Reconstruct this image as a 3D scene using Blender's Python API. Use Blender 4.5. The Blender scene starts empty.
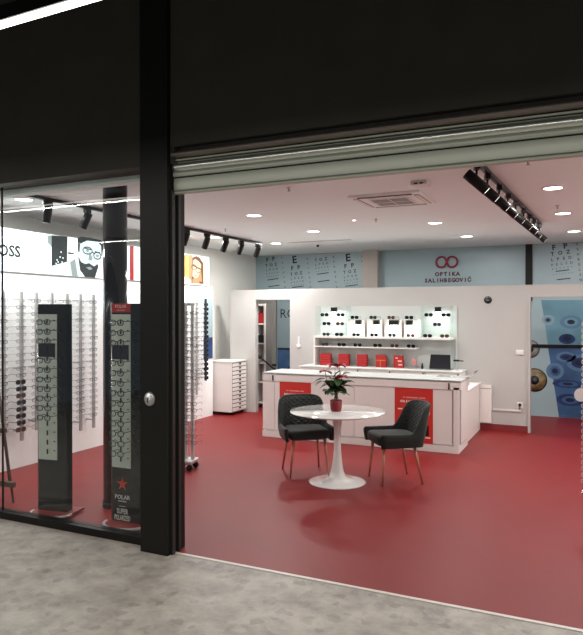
import bpy, bmesh, math, random
from mathutils import Vector, Matrix
random.seed(7)
R = math.radians
PI = math.pi
C = bpy.context.scene.collection

# ------------------------------------------------------------------ camera
CAM = Vector((0, 0, 1.7)); YAW = R(25.1); PITCH = R(-0.4); F = 640.0
cd = bpy.data.cameras.new('camera'); cam = bpy.data.objects.new('camera', cd); C.objects.link(cam)
cam.location = CAM; cam.rotation_euler = (R(90) + PITCH, 0, YAW)
cd.sensor_fit = 'HORIZONTAL'; cd.sensor_width = 36; cd.lens = 36 * F / 583; cd.clip_start = .05
bpy.context.scene.camera = cam
_f = Vector((-math.sin(YAW) * math.cos(PITCH), math.cos(YAW) * math.cos(PITCH), math.sin(PITCH)))
_r = Vector((math.cos(YAW), math.sin(YAW), 0)); _u = _r.cross(_f)
def at(px, py, ax, v):
    """point of the photograph where it meets the plane  axis ax = v"""
    d = _f + _r * ((px - 291.5) / F) + _u * ((317.5 - py) / F)
    return CAM + d * ((v - CAM[ax]) / d[ax])

# ------------------------------------------------------------------ materials
MATS = {}
def mat(name, col, rough=.5, metal=0, emit=0, spec=.5, alpha=1, bump=None, noise=None, coat=0):
    m = bpy.data.materials.new(name); m.use_nodes = True
    nt = m.node_tree; b = nt.nodes['Principled BSDF']
    b.inputs['Base Color'].default_value = (*col, 1); b.inputs['Roughness'].default_value = rough
    b.inputs['Metallic'].default_value = metal; b.inputs['Specular IOR Level'].default_value = spec
    b.inputs['Coat Weight'].default_value = coat
    if emit:
        b.inputs['Emission Color'].default_value = (*col, 1); b.inputs['Emission Strength'].default_value = emit
    if noise:      # (scale, amount) faint tone variation
        tc = nt.nodes.new('ShaderNodeTexCoord'); n = nt.nodes.new('ShaderNodeTexNoise')
        n.inputs['Scale'].default_value = noise[0]; n.inputs['Detail'].default_value = 5
        cr = nt.nodes.new('ShaderNodeValToRGB'); a = noise[1]
        cr.color_ramp.elements[0].color = (*[c * (1 - a) for c in col], 1); cr.color_ramp.elements[0].position = .3
        cr.color_ramp.elements[1].color = (*[min(1, c * (1 + a)) for c in col], 1); cr.color_ramp.elements[1].position = .7
        nt.links.new(tc.outputs['Object'], n.inputs['Vector']); nt.links.new(n.outputs['Fac'], cr.inputs['Fac'])
        nt.links.new(cr.outputs['Color'], b.inputs['Base Color'])
    if bump:       # (scale, strength)
        tc = nt.nodes.new('ShaderNodeTexCoord'); n = nt.nodes.new('ShaderNodeTexNoise'); n.inputs['Scale'].default_value = bump[0]
        bp = nt.nodes.new('ShaderNodeBump'); bp.inputs['Strength'].default_value = bump[1]; bp.inputs['Distance'].default_value = .01
        nt.links.new(tc.outputs['Object'], n.inputs['Vector']); nt.links.new(n.outputs['Fac'], bp.inputs['Height'])
        nt.links.new(bp.outputs['Normal'], b.inputs['Normal'])
    MATS[name] = m
    return m
def srgb(r, g, b):
    f = lambda c: (c / 255 / 12.92) if c / 255 <= .04045 else ((c / 255 + .055) / 1.055) ** 2.4
    return (f(r), f(g), f(b))

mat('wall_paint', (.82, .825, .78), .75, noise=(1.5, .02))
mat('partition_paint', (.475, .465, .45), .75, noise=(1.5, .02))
mat('ceiling_paint', (.86, .95, .95), .85)
mat('white_laminate', (.80, .765, .735), .4)
mat('white_gloss', (.85, .84, .82), .12, coat=.6)
mat('white_bright', (.93, .96, .95), .5)
mat('white_metal', (.8, .8, .78), .4)
mat('panel_white', (.88, .90, .90), .55, noise=(6, .03))
mat('black_metal', (.0085, .009, .008), .32, spec=.25)
mat('black_facade', (.065, .062, .053), .6, spec=.15, noise=(3, .08))
mat('black_matte', (.008, .008, .008), .55, spec=.3)
mat('pillar_black', (.012, .0125, .011), .42, spec=.22)
mat('black_gloss', (.006, .009, .010), .12, spec=.5)
mat('rail_metal', (.035, .037, .034), .35, metal=.3)
mat('shutter_metal', (.52, .56, .48), .42, metal=.35)
mat('shutter_polished', (.72, .76, .70), .24, metal=.9)
mat('shutter_dark', (.02, .02, .018), .5)
mat('shutter_tube', (.22, .19, .17), .4, metal=.5)
mat('frosted', (.46, .49, .475), .4)
mat('chrome', (.62, .62, .62), .2, metal=1)
mat('steel', (.50, .50, .50), .35, metal=.7)
mat('rod_bright', (.60, .60, .60), .3, metal=.3)
mat('rod_grey', (.42, .42, .42), .35, metal=.4)
mat('red_floor_trim', (.23, .028, .028), .5)
mat('red_plate', (.22, .014, .014), .35)
mat('red_poster', (.56, .030, .022), .45)
mat('red_case', (.40, .012, .014), .4)
mat('red_sign', (.40, .012, .012), .4)
mat('red_star', (.55, .05, .03), .4)
mat('gold', (.6, .28, .06), .4)
mat('logo_red', srgb(150, 40, 60), .5)
mat('logo_dark', srgb(90, 40, 55), .5)
mat('chart_blue', srgb(164, 186, 192), .35, noise=(1.2, .03))
mat('chart_ink', (.01, .013, .02), .5)
mat('chart_ink_soft', (.07, .10, .13), .5)
mat('chart_line_green', (.02, .07, .06), .5)
mat('chart_line_red', (.10, .01, .02), .5)
mat('partition_post', (.50, .46, .42), .7)
mat('shelf_back', (.55, .57, .55), .5)
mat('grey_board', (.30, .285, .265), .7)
mat('print_blue', srgb(62, 98, 142), .4, noise=(2.5, .45))
mat('print_teal', srgb(105, 150, 168), .4, noise=(1.6, .25))
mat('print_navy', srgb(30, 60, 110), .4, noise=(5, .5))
mat('print_dark', srgb(22, 36, 66), .4)
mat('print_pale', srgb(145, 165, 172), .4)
mat('print_ltblue', srgb(92, 128, 160), .4)
mat('iris_brown', srgb(130, 110, 78), .4, noise=(14, .5))
mat('skin_print', srgb(170, 140, 120), .5)
mat('velvet', (.013, .017, .015), .75, spec=.35)
MATS['velvet'].node_tree.nodes['Principled BSDF'].inputs['Sheen Weight'].default_value = .12
mat('copper', (.48, .20, .13), .4, metal=.3)
mat('pot_red', (.23, .006, .014), .35)
mat('soil', (.03, .02, .015), .9)
mat('leaf', (.045, .10, .03), .45, noise=(18, .5))
mat('leaf_dark', (.02, .045, .018), .45)
mat('bract', (.42, .02, .028), .5, noise=(20, .35))
mat('bract_pink', (.55, .22, .22), .5)
mat('stem', (.06, .10, .03), .6)
mat('frame_dark', (.012, .012, .014), .3)
mat('frame_silver', (.30, .30, .31), .3, metal=.6)
mat('frame_brown', (.10, .04, .02), .3)
mat('frame_clear', (.55, .52, .5), .2)
mat('lens_dark', (.010, .010, .014), .1)
mat('lens_brown', (.06, .03, .025), .12)
mat('tower_panel', (.52, .56, .50), .5)
mat('wood', (.075, .04, .022), .6, noise=(12, .4))
mat('threshold', (.62, .58, .53), .4)
mat('text_white', (.75, .75, .72), .5)
mat('text_pink', (.80, .45, .42), .5)
mat('lit_white', (.93, 1.0, 1.0), .5, emit=1.15)
mat('lit_dark', (.025, .035, .035), .4, emit=.5)
mat('lit_grey', (.30, .37, .38), .4, emit=.8)
mat('lit_pale', (.66, .80, .82), .4, emit=.95)
mat('lit_ink', (.02, .028, .032), .4, emit=.3)
mat('lit_red', (.5, .02, .03), .4, emit=.5)
mat('lit_gold', (.62, .34, .10), .4, emit=.35)
mat('lit_cream', (.86, .76, .56), .4, emit=.4)
mat('lit_brown', (.16, .07, .025), .4, emit=.2)
mat('lit_skin', (.80, .56, .36), .4, emit=.4)
mat('lit_shade', (.42, .25, .13), .4, emit=.3)
mat('lamp', (1, .97, .92), .5, emit=9)
mat('lamp_soft', (1, .98, .94), .5, emit=1.6)
mat('strip_lamp', (1, .97, .90), .5, emit=5)
mat('screen', (.012, .012, .018), .25)
mat('grey_vent', (.30, .30, .29), .6)
mat('vent_dark', (.03, .012, .012), .6)
mat('plastic_white', (.72, .70, .68), .4)
mat('clip_clear', (.50, .46, .46), .3)

def node_mat(name):
    m = bpy.data.materials.new(name); m.use_nodes = True; MATS[name] = m
    return m, m.node_tree, m.node_tree.nodes['Principled BSDF']
# shop floor: dull red vinyl with faint wear, satin
m, nt, b = node_mat('red_vinyl')
tc = nt.nodes.new('ShaderNodeTexCoord'); n = nt.nodes.new('ShaderNodeTexNoise'); n.inputs['Scale'].default_value = 1.4; n.inputs['Detail'].default_value = 4
cr = nt.nodes.new('ShaderNodeValToRGB')
cr.color_ramp.elements[0].position = .25; cr.color_ramp.elements[0].color = (.190, .009, .010, 1)
cr.color_ramp.elements[1].position = .8; cr.color_ramp.elements[1].color = (.215, .013, .013, 1)
nt.links.new(tc.outputs['Object'], n.inputs['Vector']); nt.links.new(n.outputs['Fac'], cr.inputs['Fac']); nt.links.new(cr.outputs['Color'], b.inputs['Base Color'])
b.inputs['Roughness'].default_value = .45; b.inputs['Specular IOR Level'].default_value = .28
# mall floor: beige-grey stone with pale and dark chips
m, nt, b = node_mat('stone_floor')
tc = nt.nodes.new('ShaderNodeTexCoord')
n1 = nt.nodes.new('ShaderNodeTexNoise'); n1.inputs['Scale'].default_value = 4.5; n1.inputs['Detail'].default_value = 9; n1.inputs['Roughness'].default_value = .68
c1 = nt.nodes.new('ShaderNodeValToRGB')
c1.color_ramp.elements[0].position = .32; c1.color_ramp.elements[0].color = (.23, .21, .185, 1)
c1.color_ramp.elements[1].position = .62; c1.color_ramp.elements[1].color = (.43, .40, .355, 1)
vo = nt.nodes.new('ShaderNodeTexVoronoi'); vo.inputs['Scale'].default_value = 17; vo.inputs['Randomness'].default_value = 1
nw = nt.nodes.new('ShaderNodeTexNoise'); nw.inputs['Scale'].default_value = 6; nw.inputs['Detail'].default_value = 3
mx0 = nt.nodes.new('ShaderNodeMixRGB'); mx0.blend_type = 'ADD'; mx0.inputs['Fac'].default_value = .25
nt.links.new(tc.outputs['Object'], mx0.inputs['Color1']); nt.links.new(nw.outputs['Color'], mx0.inputs['Color2'])
nt.links.new(mx0.outputs['Color'], vo.inputs['Vector'])
c2 = nt.nodes.new('ShaderNodeValToRGB'); c2.color_ramp.interpolation = 'LINEAR'
c2.color_ramp.elements[0].position = .0; c2.color_ramp.elements[0].color = (.60, .60, .60, 1)
c2.color_ramp.elements[1].position = .22; c2.color_ramp.elements[1].color = (1, 1, 1, 1)
sep = nt.nodes.new('ShaderNodeSeparateColor'); nt.links.new(vo.outputs['Color'], sep.inputs['Color']); nt.links.new(sep.outputs['Red'], c2.inputs['Fac'])
mx = nt.nodes.new('ShaderNodeMixRGB'); mx.blend_type = 'MULTIPLY'; mx.inputs['Fac'].default_value = .6
nt.links.new(tc.outputs['Object'], n1.inputs['Vector']); nt.links.new(n1.outputs['Fac'], c1.inputs['Fac'])
nt.links.new(c1.outputs['Color'], mx.inputs['Color1']); nt.links.new(c2.outputs['Color'], mx.inputs['Color2']); nt.links.new(mx.outputs['Color'], b.inputs['Base Color'])
b.inputs['Roughness'].default_value = .5
# quilted velvet: diamond stitching as bump
m, nt, b = node_mat('velvet_quilt')
b.inputs['Base Color'].default_value = (.017, .023, .020, 1); b.inputs['Roughness'].default_value = .7; b.inputs['Sheen Weight'].default_value = .08
tc = nt.nodes.new('ShaderNodeTexCoord'); sp = nt.nodes.new('ShaderNodeSeparateXYZ'); nt.links.new(tc.outputs['UV'], sp.inputs[0])
def M(op, a, bb=None):
    q = nt.nodes.new('ShaderNodeMath'); q.operation = op
    for i, v in enumerate((a, bb)):
        if v is None: continue
        if isinstance(v, (int, float)): q.inputs[i].default_value = v
        else: nt.links.new(v, q.inputs[i])
    return q.outputs[0]
su = M('MULTIPLY', sp.outputs[0], 58.0); sv = M('MULTIPLY', sp.outputs[1], 26.0)
w1 = M('ABSOLUTE', M('SINE', M('ADD', su, sv))); w2 = M('ABSOLUTE', M('SINE', M('SUBTRACT', su, sv)))
hgt = M('MINIMUM', w1, w2); hgt = M('POWER', hgt, .5)
bp = nt.nodes.new('ShaderNodeBump'); bp.inputs['Strength'].default_value = 1; bp.inputs['Distance'].default_value = .010
nt.links.new(hgt, bp.inputs['Height']); nt.links.new(bp.outputs['Normal'], b.inputs['Normal'])
# glass panes: mostly clear with real mirror reflection by angle
def glass(name, tint=(1, 1, 1), refl=1.0):
    m = bpy.data.materials.new(name); m.use_nodes = True; nt = m.node_tree; nt.nodes.clear()
    o = nt.nodes.new('ShaderNodeOutputMaterial'); t = nt.nodes.new('ShaderNodeBsdfTransparent'); g = nt.nodes.new('ShaderNodeBsdfGlossy')
    t.inputs[0].default_value = (*tint, 1); g.inputs['Roughness'].default_value = 0
    lw = nt.nodes.new('ShaderNodeLayerWeight'); lw.inputs[0].default_value = .5
    pw = nt.nodes.new('ShaderNodeMath'); pw.operation = 'POWER'; pw.inputs[1].default_value = 5; nt.links.new(lw.outputs['Facing'], pw.inputs[0])
    mu = nt.nodes.new('ShaderNodeMath'); mu.operation = 'MULTIPLY_ADD'; mu.inputs[1].default_value = .9 * refl; mu.inputs[2].default_value = .035 * refl
    mi = nt.nodes.new('ShaderNodeMixShader'); nt.links.new(pw.outputs[0], mu.inputs[0]); nt.links.new(mu.outputs[0], mi.inputs[0])
    nt.links.new(t.outputs[0], mi.inputs[1]); nt.links.new(g.outputs[0], mi.inputs[2]); nt.links.new(mi.outputs[0], o.inputs[0])
    MATS[name] = m
glass('shop_glass', (.97, .985, .98), 1.1)
glass('shelf_glass', (.95, .985, .975), .3)
glass('lens_clear', (.93, .95, .96), .5)

# ------------------------------------------------------------------ mesh builder
class MB:
    def __init__(s): s.bm = bmesh.new(); s.slots = []; s.uv = None
    def _m(s, m):
        if m is None: m = s.slots[-1] if s.slots else None
        if m not in s.slots: s.slots.append(m)
        return s.slots.index(m)
    def add(s, verts, faces, m=None, mtx=None, smooth=False):
        i = s._m(m)
        vs = [s.bm.verts.new((mtx @ Vector(v)) if mtx else v) for v in verts]
        out = []
        for f in faces:
            try: q = s.bm.faces.new([vs[k] for k in f])
            except ValueError: continue
            q.material_index = i; q.smooth = smooth; out.append(q)
        return out
    def box(s, x0, x1, y0, y1, z0, z1, m=None, mtx=None, bev=0):
        if bev:
            b2 = bmesh.new(); bmesh.ops.create_cube(b2, size=1)
            for v in b2.verts: v.co = Vector(((x0 + x1) / 2 + v.co.x * (x1 - x0), (y0 + y1) / 2 + v.co.y * (y1 - y0), (z0 + z1) / 2 + v.co.z * (z1 - z0)))
            bmesh.ops.bevel(b2, geom=b2.edges[:], offset=bev, segments=2, affect='EDGES', profile=.5)
            b2.verts.index_update()
            s.add([v.co.copy() for v in b2.verts], [[v.index for v in f.verts] for f in b2.faces], m, mtx); b2.free(); return s
        V = [(x0, y0, z0), (x1, y0, z0), (x1, y1, z0), (x0, y1, z0), (x0, y0, z1), (x1, y0, z1), (x1, y1, z1), (x0, y1, z1)]
        s.add(V, [(0, 3, 2, 1), (4, 5, 6, 7), (0, 1, 5, 4), (1, 2, 6, 5), (2, 3, 7, 6), (3, 0, 4, 7)], m, mtx); return s
    def tube(s, pts, r, m=None, seg=8, closed=False, mtx=None, flat=1):
        pts = [Vector(p) for p in pts]; n = len(pts); rs = r if isinstance(r, (list, tuple)) else [r] * n
        V = []; Fc = []; prev = None
        for i, p in enumerate(pts):
            a = pts[(i - 1) % n] if (closed or i) else p; c = pts[(i + 1) % n] if (closed or i < n - 1) else p
            t = (c - a).normalized()
            if prev is None:
                up = Vector((0, 0, 1)) if abs(t.z) < .9 else Vector((1, 0, 0)); nx = t.cross(up).normalized()
            else: nx = (prev - t * prev.dot(t)).normalized()
            prev = nx; ny = t.cross(nx)
            for k in range(seg):
                an = 2 * PI * k / seg; V.append(p + nx * math.cos(an) * rs[i] + ny * math.sin(an) * rs[i] * flat)
        for i in range(n if closed else n - 1):
            for k in range(seg):
                j = (i + 1) % n; Fc.append((i * seg + k, i * seg + (k + 1) % seg, j * seg + (k + 1) % seg, j * seg + k))
        if not closed: Fc += [tuple(range(seg))[::-1], tuple((n - 1) * seg + k for k in range(seg))]
        s.add(V, Fc, m, mtx, True); return s
    def lathe(s, prof, m=None, seg=32, mtx=None):
        V = []; Fc = []
        for r, z in prof:
            for k in range(seg): V.append((r * math.cos(2 * PI * k / seg), r * math.sin(2 * PI * k / seg), z))
        n = len(prof)
        for i in range(n - 1):
            for k in range(seg): Fc.append((i * seg + k, i * seg + (k + 1) % seg, (i + 1) * seg + (k + 1) % seg, (i + 1) * seg + k))
        if prof[0][0] > 0 and abs(prof[0][0] - prof[-1][0]) < 1e-6:      # an annulus: close it on itself
            for k in range(seg): Fc.append(((n - 1) * seg + k, (n - 1) * seg + (k + 1) % seg, (k + 1) % seg, k))
        else: Fc += [tuple(range(seg))[::-1], tuple((n - 1) * seg + k for k in range(seg))]
        s.add(V, Fc, m, mtx, True); return s
    def prism(s, poly, d0, d1, m=None, mtx=None):
        """poly in (x, z), extruded along y from d0 to d1"""
        n = len(poly); V = [(x, d0, z) for x, z in poly] + [(x, d1, z) for x, z in poly]
        Fc = [tuple(range(n)), tuple(range(2 * n - 1, n - 1, -1))] + [(i, n + i, n + (i + 1) % n, (i + 1) % n) for i in range(n)]
        s.add(V, Fc, m, mtx); return s
    def text(s, body, size, m=None, mtx=None, ext=.0008, bold=0):
        cu = bpy.data.curves.new('t', 'FONT'); cu.body = body; cu.size = size; cu.align_x = 'CENTER'; cu.align_y = 'CENTER'
        cu.extrude = ext; cu.offset = bold * size; cu.resolution_u = 2
        o = bpy.data.objects.new('t', cu); C.objects.link(o)
        dg = bpy.context.evaluated_depsgraph_get(); me = bpy.data.meshes.new_from_object(o.evaluated_get(dg))
        s.add([v.co.copy() for v in me.vertices], [tuple(p.vertices) for p in me.polygons], m, mtx)
        bpy.data.objects.remove(o); bpy.data.curves.remove(cu); bpy.data.meshes.remove(me); return s
    def mesh(s, name, fix=True):
        if fix: bmesh.ops.recalc_face_normals(s.bm, faces=s.bm.faces[:])
        me = bpy.data.meshes.new(name); s.bm.to_mesh(me); s.bm.free()
        for m in s.slots: me.materials.append(MATS[m])
        return me
    def build(s, name, parent=None, world=False, fix=True):
        if world and parent is not None:
            q = parent; off = Vector()
            while q: off += q.location; q = q.parent
            for v in s.bm.verts: v.co -= off
        o = bpy.data.objects.new(name, s.mesh(name, fix)); C.objects.link(o); o.parent = parent
        return o
def tag(o, label=None, cat=None, group=None, kind=None):
    if label: o['label'] = label
    if cat: o['category'] = cat
    if group: o['group'] = group
    if kind: o['kind'] = kind
    return o
def thing(name, label, cat, loc=(0, 0, 0), rz=0, group=None):
    o = bpy.data.objects.new(name, None); C.objects.link(o); o.empty_display_size = .1
    o.location = loc; o.rotation_euler = (0, 0, rz); return tag(o, label, cat, group)
def bx(*a, **k): return MB().box(*a, **k)
def struct(name, mb, parent=None, **k):
    o = mb.build(name, parent, **k)
    if parent is None: o['kind'] = 'structure'
    return o
def setloc(o, p):     # move a one-mesh thing's origin to p, keeping it in place
    p = Vector(p); o.data.transform(Matrix.Translation(-p)); o.location = p; return o
def copy_tree(o, parent=None):
    c = o.copy(); C.objects.link(c); c.parent = parent
    for ch in list(o.children): copy_tree(ch, c)
    return c
def T(x, y, z): return Matrix.Translation((x, y, z))
def RX(a): return Matrix.Rotation(R(a), 4, 'X')
def RY(a): return Matrix.Rotation(R(a), 4, 'Y')
def RZ(a): return Matrix.Rotation(R(a), 4, 'Z')

# ------------------------------------------------------------------ the setting
H = 2.84; FY = 3.67; WX = -6.08; BY = 11.3; PY = 9.65; RXW = 2.6
struct('floor', bx(WX, RXW, 3.76, BY, -.04, 0, 'red_vinyl'))
struct('floor_corridor', bx(-9, 6, -4, 3.76, -.04, 0, 'stone_floor'))
tag(struct('trim_1', bx(-2.68, RXW, 3.732, 3.76, 0, .004, 'threshold')))
struct('ceiling', bx(WX, RXW, 3.9, BY, H, H + .08, 'ceiling_paint'))
struct('ceiling_corridor', bx(-9, 6, -4, FY + .3, 4.3, 4.38, 'black_matte'))
struct('wall_left', bx(WX - .1, WX, 3.9, BY + .1, 0, H, 'wall_paint'))
struct('wall_right', bx(RXW, RXW + .1, 3.9, BY + .1, 0, H, 'wall_paint'))
struct('wall_back', bx(WX, RXW, BY, BY + .1, 0, H, 'chart_blue'))
struct('wall_corridor', bx(-9, 6, -4.1, -4, 0, 4.38, 'grey_board'))
# black fascia over the shop front
mb = MB(); mb.box(-9, -2.91, FY + .02, FY + .23, 2.745, 4.3, 'black_facade'); mb.box(-2.66, 6, FY + .02, FY + .22, 2.86, 4.3, 'black_facade')
mb.box(-2.92, -2.64, FY + .035, FY + .2, 2.745, 4.3, 'black_facade')
struct('wall_front', mb)
struct('trim_2', bx(WX, -2.95, FY + .235, FY + .33, 2.70, H, 'ceiling_paint'))   # pale soffit behind the glass head
# partition with two openings
D1 = (-5.2, -4.55); D2 = (-.78, .45); PT = 2.10; DT = 1.925
mb = MB()
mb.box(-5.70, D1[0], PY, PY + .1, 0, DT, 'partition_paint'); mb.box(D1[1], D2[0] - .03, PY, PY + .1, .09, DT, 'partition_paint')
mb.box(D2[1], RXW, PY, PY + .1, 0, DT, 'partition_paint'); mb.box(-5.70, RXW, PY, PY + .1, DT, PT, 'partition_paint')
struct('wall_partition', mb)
struct('trim_3', bx(D2[0] - .03, D2[0], PY - .03, PY + .12, 0, DT, 'partition_paint'))
struct('baseboard_partition', bx(D1[1], D2[0] - .03, PY + .004, PY + .096, 0, .09, 'red_floor_trim'))
# posts on the back wall between the printed panels
struct('trim_4', bx(at(365, 270, 1, BY).x, at(380, 270, 1, BY).x, BY - .16, BY, 0, H, 'partition_post'))
struct('trim_5', bx(at(525.5, 270, 1, BY).x, at(532.5, 270, 1, BY).x, BY - .02, BY, 1.9, H, 'black_matte'))

# shop-front pillar with its lock, guide rail, glazing and sill
struct('wall_pillar', bx(-2.91, -2.675, FY, FY + .21, 0, 4.3, 'pillar_black'))
mb = MB(); mb.box(-2.675, -2.655, FY + .035, FY + .065, 0, 2.56, 'rail_metal'); mb.box(-2.675, -2.655, FY + .11, FY + .135, 0, 2.56, 'rail_metal')
struct('trim_6', mb)
struct('trim_7', bx(-9, -2.912, FY + .095, FY + .19, 0, .055, 'black_metal'))
w = thing('window_1', None, None, (-4.3, FY + .14, 0)); w['kind'] = 'structure'
bx(-4.442, -2.912, FY + .135, FY + .145, .055, 2.745, 'shop_glass').build('pane', w, True)
bx(-4.452, -4.442, FY + .134, FY + .147, .055, 2.745, 'black_metal').build('mullion', w, True)
bx(-7.0, -4.452, FY + .135, FY + .145, .055, 2.745, 'shop_glass').build('pane', w, True)

t = thing('lock', 'silver oval key lock plate on the black pillar', 'lock', (at(150, 399, 1, FY).x, FY, at(150, 399, 1, FY).z))
mb = MB(); mb.lathe([(.0, 0), (.046, 0), (.046, .006), (.036, .020), (.0, .021)], 'steel', 24, RX(90) @ Matrix.Scale(1.12, 4, (0, 1, 0))); mb.build('cover_plate', t)
mb = MB(); mb.lathe([(.0, .021), (.008, .021), (.008, .023), (0, .023)], 'black_matte', 12, T(-.004, 0, .008) @ RX(90)); mb.box(-.008, 0, -.0232, -.020, -.024, .008, 'black_matte'); mb.build('keyhole', t)

# roller shutter, mostly rolled up
t = thing('roller_shutter', 'grey metal roller shutter rolled up above the shop opening', 'shutter', (0, FY + .06, 2.53))
X0, X1 = -2.662, 3.2
def slat(z0, z1, bulge, m, name, y=FY + .03):
    n = 24; poly = []
    for i in range(n + 1):
        a = i / n; poly.append((y + .045 - bulge * math.sin(PI * a) ** .7, z0 + (z1 - z0) * a))
    poly += [(y + .06, z1), (y + .06, z0)]
    mb = MB(); mtx = Matrix(((0, 1, 0, 0), (1, 0, 0, 0), (0, 0, 1, 0), (0, 0, 0, 1)))
    k = len(poly); V = [(X0, p[0], p[1]) for p in poly] + [(X1, p[0], p[1]) for p in poly]
    Fc = [tuple(range(k)), tuple(range(2 * k - 1, k - 1, -1))] + [(i, k + i, k + (i + 1) % k, (i + 1) % k) for i in range(k)]
    mb.add(V, Fc, m); return mb.build(name, t, True)
slat(2.532, 2.556, .012, 'shutter_metal', 'bottom_rail', FY + .02)
slat(2.560, 2.645, .004, 'shutter_metal', 'slat', FY + .02)
slat(2.655, 2.690, .006, 'shutter_metal', 'slat', FY + .012)
slat(2.692, 2.756, .014, 'shutter_polished', 'slat', FY + .012)
slat(2.764, 2.778, .008, 'shutter_metal', 'slat', FY + .012)
slat(2.784, 2.83, .03, 'shutter_tube', 'roll_cover', FY + .005)
mb = MB(); mb.box(X0, X1, FY + .078, FY + .10, 2.556, 2.86, 'shutter_dark'); mb.build('backing', t, True)

# corridor strip lights
for yy, lab in ((1.97, 'long bright strip light hanging over the corridor, crossing the top left corner'), (-1.2, 'long strip light hanging behind the viewer in the corridor')):
    s_ = thing('strip_light', lab, 'light', (0, yy - (.04 if yy > 0 else 0), 2.95), R(-1.6) if yy > 0 else 0)
    mb = MB(); mb.box(-8.5, 3 if yy > 0 else 5, -.03, .03, .008, .07, 'black_metal'); mb.build('housing', s_)
    mb = MB(); mb.box(-8.5, 3 if yy > 0 else 5, -.021, .021, 0, .008, 'strip_lamp'); mb.build('diffuser', s_)
    for x in (-8, -5.5, -3, -.5, 2): MB().tube([(x, 0, .07), (x, 0, 1.35)], .003, 'black_metal', 6).build('hanger', s_)

# ------------------------------------------------------------------ display wall on the left
DX = -5.70; DY0, DY1 = 3.95, 9.08
t = thing('display_wall', 'long white illuminated wall panel carrying the eyeglass rods', 'display', (WX, DY0, 0))
bx(WX, DX, DY0, DY1, 0, 2.135, 'panel_white').build('panel', t, True)
# lightboxes: each its own thing; (y, z) pictures extruded towards +x
def PX(y, z, d=0): return (DX + d, y, z)
def flat(mb, poly, m, d):       # poly in (y, z) on the display wall plane
    n = len(poly); V = [(LX - .001, y, z) for y, z in poly] + [(LX + d, y, z) for y, z in poly]
    mb.add(V, [tuple(range(n)), tuple(range(2 * n - 1, n - 1, -1))] + [(i, n + i, n + (i + 1) % n, (i + 1) % n) for i in range(n)], m)
def ring(cy, cz, ry, rz, w, n=20):
    o = [(cy + ry * math.cos(2 * PI * i / n), cz + rz * math.sin(2 * PI * i / n)) for i in range(n)]
    i_ = [(cy + (ry - w) * math.cos(2 * PI * i / n), cz + (rz - w) * math.sin(2 * PI * i / n)) for i in range(n)]
    return [[o[i], o[(i + 1) % n], i_[(i + 1) % n], i_[i]] for i in range(n)]
def ell(cy, cz, ry, rz, n=20, a0=0, a1=360): return [(cy + ry * math.cos(R(a0 + (a1 - a0) * i / (n - (0 if a1 - a0 == 360 else 1)))), cz + rz * math.sin(R(a0 + (a1 - a0) * i / (n - (0 if a1 - a0 == 360 else 1))))) for i in range(n)]
LX = DX + .02; LZ0, LZ1 = 2.150, 2.612
def lightbox(y0, y1, label):
    b_ = thing('lightbox', label, 'lightbox', (DX, y0, LZ0 - .012), 0)
    bx(WX + .002, LX - .012, y0, y1, LZ0 - .012, LZ1 + .01, 'steel').build('casing', b_, True)
    bx(LX - .012, LX, y0 + .004, y1 - .004, LZ0, LZ1, 'lit_white').build('light_panel', b_, True)
    return b_
yB = at(47, 250, 0, LX).y; yM = 6.93
b1 = lightbox(3.97, yB - .01, 'white backlit sign with dark brand lettering above the left rods')
mb = MB(); TM = Matrix(((0, 0, 1, LX + .001), (1, 0, 0, 0), (0, 1, 0, 0), (0, 0, 0, 1)))
mb.text('BOSS', .172, 'lit_ink', TM @ T(at(5.5, 251, 0, LX).y, at(5.5, 251, 0, LX).z, 0), bold=.03); mb.build('lettering', b1, True)
b2 = lightbox(yB - .005, yM, 'backlit black and white photo of a bearded man in glasses')
p = MB(); A = lambda px, py: (lambda q: (q.y, q.z))(at(px, py, 0, LX))
flat(p, [A(51.5, 235.2), A(67.5, 236.5), A(67, 262), A(51.5, 266)], 'lit_dark', .001)
flat(p, [A(51.5, 235.2), A(47.6, 235.5), A(47.6, 243), A(51.5, 247)], 'lit_grey', .0012)
for a, b_ in ((57, 260), (60, 257), (58, 262), (62, 262), (61, 252), (63, 258), (56, 263.5)): flat(p, [(y, z) for y, z in ell(*A(a, b_), .012, .010, 8)], 'lit_pale', .0016)
flat(p, [A(68, 252), A(74, 253), A(74, 254.2), A(68, 254)], 'lit_ink', .0016)
flat(p, [A(67.5, 263), A(77, 256), A(81, 276), A(50, 274), A(51.5, 266)], 'lit_pale', .0014)
flat(p, [A(70, 262), A(75, 259), A(78, 277.5), A(72, 276)], 'lit_grey', .0018)
flat(p, [A(77.5, 238), A(81, 236.6), A(90, 237.6), A(101.5, 240.5), A(103, 246), A(102, 256), A(78, 252)], 'lit_dark', .0016)     # hair
flat(p, [A(80, 244), A(87, 240.6), A(97, 241.8), A(101, 246), A(101.5, 258), A(97, 268), A(90, 276), A(82, 270), A(79, 258)], 'lit_pale', .0022)  # face
flat(p, [A(78, 256), A(81, 262), A(85, 264), A(89, 263.2), A(94, 266.5), A(97, 264), A(98.5, 266), A(95, 277.6), A(85, 277), A(80, 270)], 'lit_dark', .0028)  # beard
flat(p, [A(86, 267.3), A(90, 266.8), A(92.5, 269), A(89, 270)], 'lit_grey', .0034)
flat(p, [A(89.5, 252), A(92.5, 258), A(91.5, 261), A(88, 260)], 'lit_grey', .0027)
flat(p, [A(84, 247.3), A(91, 249.2), A(91, 250.3), A(84, 248.4)], 'lit_ink', .0030); flat(p, [A(94.5, 251), A(100, 252.4), A(100, 253.5), A(94.5, 252)], 'lit_ink', .0030)
for c_ in ((87.4, 250.6), (97.2, 255.8)):
    flat(p, ell(*A(*c_), .028, .018, 12), 'lit_grey', .0026)
    for q in ring(*A(*c_), .088 if c_[0] < 90 else .072, .050, .014): flat(p, q, 'lit_ink', .0036)
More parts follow.
